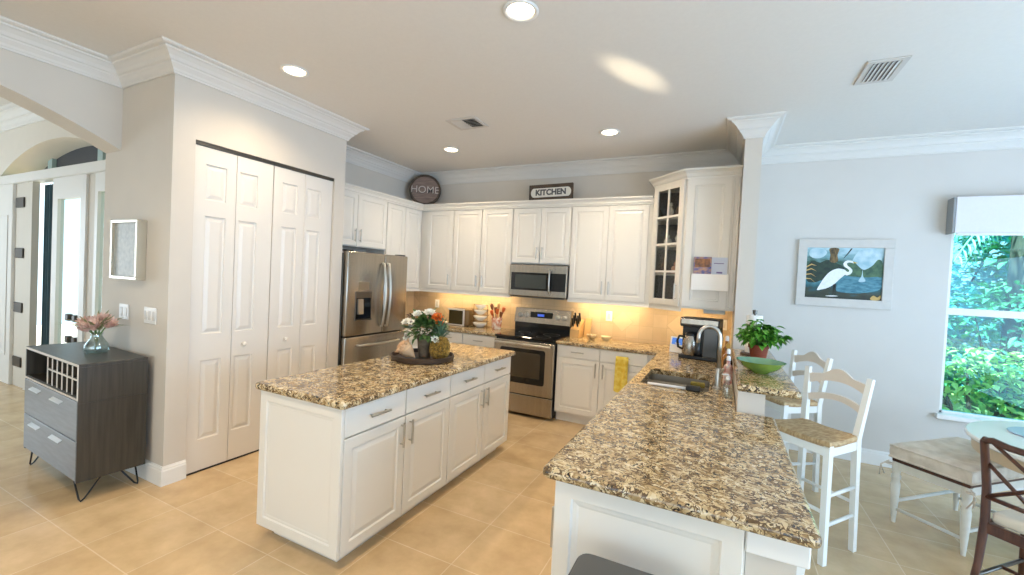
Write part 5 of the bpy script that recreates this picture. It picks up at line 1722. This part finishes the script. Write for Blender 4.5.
def blob(pts, n=4):
    out = []
    k = len(pts)
    for i in range(k):
        p0, p1, p2, p3 = [Vector(pts[(i + d) % k]) for d in (-1, 0, 1, 2)]
        for s in range(n):
            u = s / n
            q = .5 * ((2 * p1) + (p2 - p0) * u + (2 * p0 - 5 * p1 + 4 * p2 - p3) * u * u + (-p0 + 3 * p1 - 3 * p2 + p3) * u ** 3)
            out.append((q.x, q.y))
    return out
PGD = mat('painted_deep_green', (44, 66, 50), .6, rgb2=(26, 44, 38), nscale=30)
PGM = mat('painted_green', (84, 116, 84), .6, rgb2=(52, 84, 66), nscale=26)
PGL = mat('painted_pale_mist', (196, 216, 222), .6, rgb2=(150, 188, 200), nscale=14)
PGW = mat('painted_teal_water', (96, 150, 164), .6, rgb2=(56, 112, 130), nscale=22, stretch=(1, 1, 3))
paint('painted_mist', blob([(.60, .62), (.62, .80), (.70, .96), (.82, .98), (.94, .93), (.97, .76), (.88, .62), (.74, .52)]), PGL, -.5)
paint('painted_sky', blob([(.03, .86), (.06, .97), (.20, .98), (.27, .90), (.20, .80), (.09, .79)]), PGL, -.5)
paint('painted_far_bank', blob([(.52, .50), (.55, .66), (.62, .74), (.68, .66), (.76, .58), (.86, .66), (.93, .78), (.985, .72), (.985, .46), (.80, .44), (.62, .44)]), PGM, -.2)
paint('painted_near_bank', blob([(.015, .34), (.02, .62), (.08, .74), (.18, .70), (.28, .76), (.40, .70), (.50, .62), (.52, .50), (.40, .40), (.24, .36), (.12, .30)]), PGD, 0)
paint('painted_water', blob([(.42, .16), (.46, .34), (.58, .44), (.78, .43), (.97, .44), (.98, .22), (.80, .14), (.58, .12)]), PGW, -.1)
paint('painted_water_glint', blob([(.70, .36), (.735, .46), (.745, .58), (.755, .46), (.79, .37), (.745, .34)]), PGL, .3)
paint('painted_trunk', blob([(.30, .985), (.315, .86), (.31, .74), (.37, .70), (.42, .74), (.41, .86), (.425, .985)]), mat('painted_brown', (134, 108, 66), .6, rgb2=(66, 54, 34), nscale=24, stretch=(6, 1, 1)), .5)
paint('painted_branch', [(.50, .80), (.56, .90), (.60, .99), (.58, .99), (.54, .90), (.485, .79)], EGRETK, .6)
for dx, dy in ((.0, 0), (.02, .07), (.0, -.08), (.015, -.16)):
    paint('painted_frond', [(0, .55 + dy), (.07, .585 + dy * 1.3), (.145, .53 + dy * 1.5), (.07, .565 + dy * 1.25), (0, .525 + dy)], EGRETP, 1)
paint('painted_egret', blob([(.165, .155), (.20, .27), (.26, .42), (.33, .53), (.42, .59), (.50, .58), (.53, .555), (.545, .52), (.52, .47), (.46, .39), (.38, .27), (.30, .20), (.22, .165)]), EGRET, 2)
paint('painted_neck', blob([(.50, .575), (.555, .53), (.575, .56), (.545, .60), (.505, .64), (.495, .70), (.53, .75), (.58, .755), (.615, .74), (.625, .70), (.60, .71), (.565, .715), (.54, .695), (.55, .655), (.59, .61), (.615, .56), (.60, .50), (.555, .465), (.52, .48)]), EGRET, 3)
paint('painted_beak', [(.615, .735), (.69, .705), (.615, .705)], EGRETY, 3)
paint('painted_legs', [(.372, .27), (.378, .06), (.388, .06), (.386, .28), (.40, .25), (.405, .07), (.414, .07), (.412, .29)], EGRETK, 2)
paint('painted_ripple', blob([(.28, .045), (.36, .035), (.45, .05), (.38, .06)]), EGRET, 2)
paint('painted_leaves', blob([(.86, .03), (.90, .09), (.95, .06), (.985, .10), (.98, .02), (.90, .0)]), EGRETP, 2)

# ------------------------------------------------------------------ bar stools
def stool(label):
    t = thing('bar_stool', label, 'bar stool', (0, 0, 0), 0, group='white ladder-back bar stools')
    M = Matrix.Identity(4)
    # front legs at -y (sitter faces -y), back posts at +y
    SF, SB, D0, D1, ZS = .205, .165, -.165, .145, .70
    mb = lambda: MB()
    for s in (-1, 1):
        m = MB(); m.bar((s * (SF + .012), D0 - .012, 0), (s * SF, D0, ZS - .002), .032, .032, up=(0, 1, 0), w2=.036, d2=.036); m.build('front_leg', STOOLW, t)
        m = MB()
        m.bar((s * (SB + .010), D1 + .012, 0), (s * SB, D1, ZS), .030, .030, up=(0, 1, 0), w2=.036, d2=.036)
        m.bar((s * SB, D1, ZS), (s * (SB + .030), D1 + .050, 1.075), .036, .036, up=(0, 1, 0), w2=.032, d2=.026)
        m.build('back_post', STOOLW, t)
    m = MB()
    zc = ZS - .045
    m.box(-SF, SF, D0 - .012, D0 + .012, zc - .025, zc + .035, .003); m.box(-SB, SB, D1 - .012, D1 + .012, zc - .02, zc + .035, .003)
    for s in (-1, 1):
        m.bar((s * SF, D0, zc + .005), (s * SB, D1, zc + .005), .022, .055)
    m.build('seat_frame', STOOLW, t)
    # woven rush seat: four triangles meeting in the middle, slightly dished, rounded rim
    m = MB(); o = .022
    cor = [(-SF - o, D0 - o), (SF + o, D0 - o), (SB + .012, D1 + .01), (-SB - .012, D1 + .01)]
    z0, z1 = ZS - .012, ZS + .022
    cen = m._v((0, 0, ZS + .012)); n = 8
    for i in range(4):
        a, b_ = Vector(cor[i]), Vector(cor[(i + 1) % 4])
        top, mid, bot = [], [], []
        for k in range(n + 1):
            q = a + (b_ - a) * (k / n)
            sag = .008 * sin(pi * k / n)
            top.append(m._v((q.x * .96, q.y * .96, z1 - sag))); mid.append(m._v((q.x, q.y, (z0 + z1) / 2 - sag))); bot.append(m._v((q.x * .97, q.y * .97, z0 - sag)))
        for k in range(n):
            m.bm.faces.new((cen, top[k], top[k + 1])); m.bm.faces.new((top[k], mid[k], mid[k + 1], top[k + 1])); m.bm.faces.new((mid[k], bot[k], bot[k + 1], mid[k + 1]))
    m.bm.faces.new([m._v((x, y, z0)) for x, y in cor][::-1])
    bmesh.ops.remove_doubles(m.bm, verts=m.bm.verts, dist=.0006)
    m.build('rush_seat', RUSH, t, recalc=True)
    # scalloped slats
    for zlo, zhi, kk in ((.845, .905, 0), (.965, 1.045, 1)):
        m = MB(); n = 24
        frt, bck = [], []
        for k in range(n + 1):
            u = -1 + 2 * k / n
            zm = (zlo + zhi) / 2; q = (zm - ZS) / .375
            x = u * (SB + .030 * q - .010); y = D1 + .050 * q + .025 * (1 - u * u)
            arch = .045 * (1 - u * u)
            if kk:
                top = zhi - .012 + .030 * max(0, cos(u * pi * .95)) + .012 * (abs(u) < .45) * cos(u * pi * 1.1) + arch * .45
            else:
                top = zhi - .010 + arch * .75
            bot = zlo + arch
            frt.append((m._v((x, y - .007, bot)), m._v((x, y - .007, top)))); bck.append((m._v((x, y + .007, bot)), m._v((x, y + .007, top))))
        for k in range(n):
            F = m.bm.faces.new
            F((frt[k][0], frt[k + 1][0], frt[k + 1][1], frt[k][1])); F((bck[k + 1][0], bck[k][0], bck[k][1], bck[k + 1][1]))
            F((frt[k][1], frt[k + 1][1], bck[k + 1][1], bck[k][1])); F((bck[k][0], bck[k + 1][0], frt[k + 1][0], frt[k][0]))
        for k in (0, n):
            m.bm.faces.new((frt[k][0], frt[k][1], bck[k][1], bck[k][0]))
        m.build('slat', STOOLB, t, recalc=True)
    for za, zb in ((.225, .225), (.40, .40)):
        for s in (-1, 1):
            MB().tube([(s * (SF + .008), D0 - .008, za), (s * (SB + .006), D1 + .008, zb)], .011, 8).build('side_rung', STOOLW, t, smooth=True)
    MB().tube([(-SF - .006, D0 - .006, .30), (SF + .006, D0 - .006, .30)], .012, 8).build('front_rung', STOOLW, t, smooth=True)
    MB().tube([(-SB - .006, D1 + .006, .30), (SB + .006, D1 + .006, .30)], .011, 8).build('back_rung', STOOLW, t, smooth=True)
    return t
# rotation 0 faces -y; the back then lies toward +y
st = stool('white ladder-back bar stool with rush seat, nearer one, in front of the other')
st.location = (.575, 3.34, 0); st.rotation_euler.z = radians(-44)
dup(st, (.53, 4.24, 0), radians(-60), 'white ladder-back bar stool with rush seat behind the nearer stool, beside the basil')

# ------------------------------------------------------------------ bench
t = thing('bench', 'white turned-leg bench with beige tufted cushion under the nook window', 'bench', (1.551, 4.02, 0), radians(43.7))
M = local(t)
BLx, BWy = .345, .19        # half length to legs, half width to legs
for sx in (-1, 1):
    for sy in (-1, 1):
        m = MB(M); m.lathe([(0, 0), (.012, 0), (.014, .03), (.019, .10), (.024, .20), (.027, .27), (.021, .30), (.028, .315), (.028, .33), (.020, .345), (.025, .36), (.025, .43), (0, .43)], (sx * BLx, sy * BWy, 0), 14)
        m.build('leg', BENCHW, t, smooth=True, auto=.9)
m = MB(M)
m.box(-BLx, BLx, -BWy - .012, -BWy + .012, .375, .43); m.box(-BLx, BLx, BWy - .012, BWy + .012, .375, .43); m.box(-BLx - .012, -BLx + .012, -BWy, BWy, .375, .43); m.box(BLx - .012, BLx + .012, -BWy, BWy, .375, .43)
m.build('apron', BENCHW, t)
MB(M).box(-BLx - .02, BLx + .02, -BWy - .02, BWy + .02, .43, .452, .004).build('seat_board', CHAIRW, t)
m = MB(M)
for sy in (-1, 1):
    m.tube([(-BLx, sy * BWy, .15), (BLx, sy * BWy, .15)], .012, 8)
m.tube([(-BLx, -BWy, .10), (-BLx, BWy, .10)], .011, 8); m.tube([(BLx, -BWy, .10), (BLx, BWy, .10)], .011, 8)
m.build('stretcher', BENCHW, t, smooth=True)
# mattress cushion, dimpled on top
m = MB(M); hx, hy = BLx + .028, BWy + .03; n1, n2 = 40, 28
def cush(u, v):
    x, y = u * hx, v * hy
    ed = min(1, (1 - abs(u)) * hx / .035) * min(1, (1 - abs(v)) * hy / .035)
    ed = sin(ed * pi / 2)
    d = 0
    for bx in (-.6, -.2, .2, .6):
        for by in (-.5, 0, .5):
            rr = ((u - bx) * hx) ** 2 + ((v - by) * hy) ** 2
            d += .014 * math.exp(-rr / .0016)
    return (x, y, .535 + .022 * ed - d)
g_ = [[m._v(cush(-1 + 2 * i / n1, -1 + 2 * j / n2)) for j in range(n2 + 1)] for i in range(n1 + 1)]
for i in range(n1):
    for j in range(n2):
        m.bm.faces.new((g_[i][j], g_[i + 1][j], g_[i + 1][j + 1], g_[i][j + 1]))
def rim(path):
    prev = None
    for vt in path:
        loc = M.inverted() @ vt.co
        s = 1.012
        mid = m._v((loc.x * s, loc.y * s, .50)); lo = m._v((loc.x, loc.y, .455))
        if prev:
            m.bm.faces.new((prev[0], prev[1], mid, vt)); m.bm.faces.new((prev[1], prev[2], lo, mid))
        prev = (vt, mid, lo)
rim([g_[i][0] for i in range(n1 + 1)]); rim([g_[n1][j] for j in range(n2 + 1)]); rim([g_[i][n2] for i in range(n1, -1, -1)]); rim([g_[0][j] for j in range(n2, -1, -1)])
cu = m.build('cushion', BENCHF, t, smooth=True, recalc=True)
m = MB(M)
def loop_edge(z, s):
    pts = []
    for k in range(61):
        a = k / 60 * 4; i = int(a) % 4; f_ = a - int(a) if k < 60 else 0
        c4 = [(-1, -1), (1, -1), (1, 1), (-1, 1)]
        p_, q_ = c4[i], c4[(i + 1) % 4]
        pts.append(((p_[0] + (q_[0] - p_[0]) * f_) * hx * s, (p_[1] + (q_[1] - p_[1]) * f_) * hy * s, z))
    return pts
m.tube(loop_edge(.540, 1.0), .007, 6); m.tube(loop_edge(.463, 1.005), .007, 6)
m.build('piping', BENCHF, cu, smooth=True)
for sx, sy in ((-1, -1), (-1, 1), (1, -1)):
    m = MB(M); c0 = Vector((sx * (BLx + .03), sy * (BWy + .03), .43))
    for k in range(2):
        a = .8 * k - .4
        m.tube([c0, c0 + Vector((sx * .03 * cos(a), sy * .035, -.04)), c0 + Vector((sx * .012, sy * .02 + .03 * k, -.10 - .02 * k))], .005, 6)
    m.tube([c0 + Vector((.018 * cos(q * pi / 5), .018 * sin(q * pi / 5), -.02)) for q in range(11)], .006, 6)
    m.build('tie', BENCHF, cu, smooth=True)

# ------------------------------------------------------------------ round table
TBX, TBY, TBR, TBZ = 2.125, 3.60, .695, .76
t = thing('dining_table', 'round white pedestal table with tan rim beside the bench', 'table', (TBX, TBY, 0))
m = MB(local(t)); m.lathe([(0, TBZ - .03), (TBR - .01, TBZ - .03), (TBR, TBZ - .022), (TBR, TBZ - .008), (TBR - .008, TBZ), (0, TBZ)], seg=64); m.build('tabletop', TABLEW, t, smooth=True, auto=.5)
m = MB(local(t)); m.lathe([(TBR - .055, TBZ - .105), (TBR - .035, TBZ - .105), (TBR - .030, TBZ - .031), (TBR - .055, TBZ - .031), (TBR - .055, TBZ - .105)], seg=64); m.build('apron', TABLET, t, smooth=True, auto=.5)
m = MB(local(t)); m.lathe([(0, .10), (.07, .10), (.085, .16), (.06, .24), (.05, .34), (.08, .46), (.09, .54), (.06, .60), (.12, .66), (.12, TBZ - .03), (0, TBZ - .03)], seg=24); m.build('pedestal', TABLEW, t, smooth=True)
for k in range(4):
    a = radians(20) + k * pi / 2
    d_ = Vector((cos(a), sin(a), 0))
    m = MB(local(t)); m.tube([d_ * .05 + Vector((0, 0, .17)), d_ * .16 + Vector((0, 0, .16)), d_ * .27 + Vector((0, 0, .07)), d_ * .34 + Vector((0, 0, .028))], .03, 8, radii=[.035, .032, .026, .026]); m.build('foot', TABLEW, t, smooth=True)
t = MB().lathe([(0, 0), (.20, 0), (.205, .004), (.20, .008), (0, .008)], (1.90, 3.86, TBZ + .0005), 40).build('placemat', BLUEG, smooth=True, auto=.6)
tag(t, 'round pale blue mat lying on the white round table', 'placemat')

# ------------------------------------------------------------------ cross-back chair
t = thing('cross_back_chair', 'walnut cross-back dining chair with cream seat pad at the round table', 'chair', (1.588, 3.095, 0), radians(-45))
M = local(t)
hw, yb_, yf_ = .215, -.20, .21
for s in (-1, 1):
    m = MB(M)
    m.tube([(s * (hw + .012), yb_ - .085, 0), (s * (hw + .002), yb_ - .03, .22), (s * hw, yb_, .43), (s * hw, yb_ - .005, .62), (s * (hw + .005), yb_ - .045, .865), (s * (hw - .005), yb_ - .052, .882)], .017, 10, radii=[.013, .016, .019, .018, .017, .015])
    m.build('back_post', CHAIRW, t, smooth=True)
    m = MB(M); m.tube([(s * (hw + .012), yf_ + .01, 0), (s * (hw + .005), yf_, .43)], .016, 10, radii=[.013, .019]); m.build('front_leg', CHAIRW, t, smooth=True)
m = MB(M); m.tube([(-hw - .004, yb_ - .048, .868), (-hw + .03, yb_ - .054, .880), (-.12, yb_ - .066, .868), (0, yb_ - .072, .864), (.12, yb_ - .066, .868), (hw - .03, yb_ - .054, .880), (hw + .004, yb_ - .048, .868)], .017, 10); m.build('top_rail', CHAIRW, t, smooth=True)
m = MB(M); m.tube([(-hw, yb_ - .010, .575), (0, yb_ - .03, .570), (hw, yb_ - .010, .575)], .012, 8); m.build('lower_rail', CHAIRW, t, smooth=True)
for pts in ([(-hw + .03, yb_ - .054, .872), (0, yb_ - .045, .715), (hw - .01, yb_ - .012, .580)], [(hw - .03, yb_ - .054, .872), (0, yb_ - .052, .715), (-hw + .01, yb_ - .012, .580)], [(-hw + .005, yb_ - .025, .755), (-.02, yb_ - .030, .572)], [(hw - .005, yb_ - .025, .755), (.02, yb_ - .030, .572)]):
    MB(M).tube(pts, .010, 8).build('cross_bar', CHAIRW, t, smooth=True)
m = MB(M)
m.box(-hw, hw, yb_ - .012, yb_ + .012, .385, .44, .003); m.box(-hw, hw, yf_ - .012, yf_ + .012, .385, .44, .003); m.box(-hw - .012, -hw + .012, yb_, yf_, .385, .44, .003); m.box(hw - .012, hw + .012, yb_, yf_, .385, .44, .003)
m.build('seat_frame', CHAIRW, t)
m = MB(M); m.box(-hw + .012, hw - .012, yb_ + .016, yf_ + .02, .438, .500, .022, 4); m.build('seat_pad', CUSHW, t, smooth=True)
for s in (-1, 1):
    MB(M).tube([(s * (hw + .004), yb_ - .045, .16), (s * (hw + .008), yf_, .16)], .010, 8).build('side_stretcher', STEELD, t, smooth=True)
MB(M).tube([(-hw - .006, 0, .16), (hw + .006, 0, .16)], .010, 8).build('cross_stretcher', CHAIRW, t, smooth=True)

# ------------------------------------------------------------------ trash can
t = thing('trash_can', 'black rectangular trash can with dark grey lid in front of the peninsula', 'trash can', (-.205, 1.255, 0))
M = local(t)
body = rounded([(-.155, -.118), (.155, -.118), (.155, .118), (-.155, .118)], .04)
m = MB(M)
lo = [m._v((x * .86, y * .86, .0)) for x, y in body]; hi = [m._v((x, y, .65)) for x, y in body]
m.bm.faces.new(lo[::-1]); m.bm.faces.new(hi)
for k in range(len(body)):
    j = (k + 1) % len(body); m.bm.faces.new((lo[k], lo[j], hi[j], hi[k]))
m.build('bin', BLACKP, t, smooth=True, auto=.6)
m = MB(M); m.prism(rounded([(-.172, -.13), (.172, -.13), (.172, .13), (-.172, .13)], .045), .65, .695, bev=.006); m.build('rim', BLACKP, t)
m = MB(M); m.prism(rounded([(-.164, -.122), (.164, -.122), (.164, .122), (-.164, .122)], .04), .6952, .702, bev=.003); m.build('lid', LIDG, t)

# ------------------------------------------------------------------ outdoors
structure('ground_outside', MB().box(-14, 12, YB + .145, 22, -.20, -.10), mat('garden_ground', (120, 140, 84), .95, noise=.3, nscale=3))
structure('ground_entry', MB().box(-14, -4.5, FY + .345, YB + .14, -.20, -.02), PATIO)
structure('ground_patio', MB().box(-14, 12, -14, -3.61, -.20, -.02), PATIO)
structure('ground_side', MB().box(4.01, 14, -3.6, YB + .14, -.20, -.02), PATIO)
def shrub(name, label, cat, cx, cy, rx, ry, h, nleaf, sz, mt, seed, lean=0.0):
    r = random.Random(seed)
    t = thing(name, label, cat, (cx, cy, -.10), group='garden plants outside the nook window')
    m = MB(local(t))
    for k in range(5):
        a = r.uniform(0, 2 * pi)
        m.tube([(.05 * cos(a), .05 * sin(a), 0), (rx * .3 * cos(a), ry * .3 * sin(a), h * .4), (rx * .6 * cos(a), ry * .6 * sin(a), h * .8)], .018, 6, radii=[.03, .02, .008])
    m.build('branches', BARK, t, smooth=True)
    m = MB(local(t))
    for k in range(nleaf):
        a = r.uniform(0, 2 * pi); e = r.uniform(-1, 1); q = r.uniform(.45, 1) ** .6
        ce = sqrt(1 - e * e)
        lump = 1 + .18 * sin(a * 3 + seed) * cos(e * 5 + seed)
        p = Vector((rx * ce * cos(a) * q * lump, ry * ce * sin(a) * q * lump, h * .54 + h * .48 * e * q))
        m.leaf(p, (cos(a) + r.uniform(-.9, .9), sin(a) + r.uniform(-.9, .9), r.uniform(-.7, .5)), (r.uniform(-.4, .4), r.uniform(-.4, .4), 1), sz * r.uniform(.7, 1.3), sz * r.uniform(.3, .5))
    m.build('foliage', mt, t)
shrub('garden_shrub', 'yellow-green leafy shrub low in the window, nearest the sill', 'shrub', 2.55, 6.5, .95, .5, 1.15, 1500, .12, HEDGE2, 3)
shrub('garden_shrub', 'green bush in the window, middle height behind the yellow-green shrub', 'shrub', 3.25, 7.6, 1.0, .7, 1.9, 1900, .15, HEDGE1, 5)
shrub('garden_shrub', 'teal-green bush at the left edge of the window', 'shrub', 2.25, 8.0, .9, .7, 2.35, 1900, .16, HEDGE3, 8)
shrub('garden_tree', 'tall blue-green tree filling the upper window', 'tree', 3.3, 10.6, 2.3, 1.3, 4.8, 3600, .26, HEDGE3, 11)
shrub('garden_tree', 'green tree behind the bushes on the right of the window', 'tree', 5.1, 9.6, 1.4, 1.2, 4.0, 2400, .24, HEDGE1, 14)
t = thing('garden_palm', 'palm with pale drooping fronds at the top right of the window', 'palm', (3.35, 7.3, -.1))
m = MB(local(t)); m.tube([(0, .55, 0), (.02, .5, 1.5), (0, .42, 2.75)], .07, 10, radii=[.10, .08, .07]); m.build('trunk', BARK, t, smooth=True)
for k in range(9):
    a = k * 2 * pi / 9 + .3
    m = MB(local(t)); L = 1.05; pr = None
    P_ = lambda u: Vector((cos(a) * L * u, .42 + sin(a) * L * u, 2.75 + .35 * u - .95 * u * u))
    m.tube([P_(i / 8) for i in range(9)], .008, 5)
    for i in range(3, 17):
        u = i / 17
        for s in (-1, 1):
            d_ = (P_(min(1, u + .05)) - P_(u)).normalized(); sd = d_.cross(Vector((0, 0, 1))).normalized()
            m.leaf(P_(u), d_ * .8 + sd * s * .8 + Vector((0, 0, -.35)), (0, 0, 1), .34 * (1 - .5 * u), .026, .1, .25)
    m.build('frond', PALMM, t)
shrub('entry_shrub', 'grey-green shrub beyond the glass entry door', 'shrub', -7.4, 4.6, .7, .5, 1.5, 700, .15, mat('pale_leaf', (150, 176, 150), .5, rgb2=(110, 150, 130), nscale=3), 21)
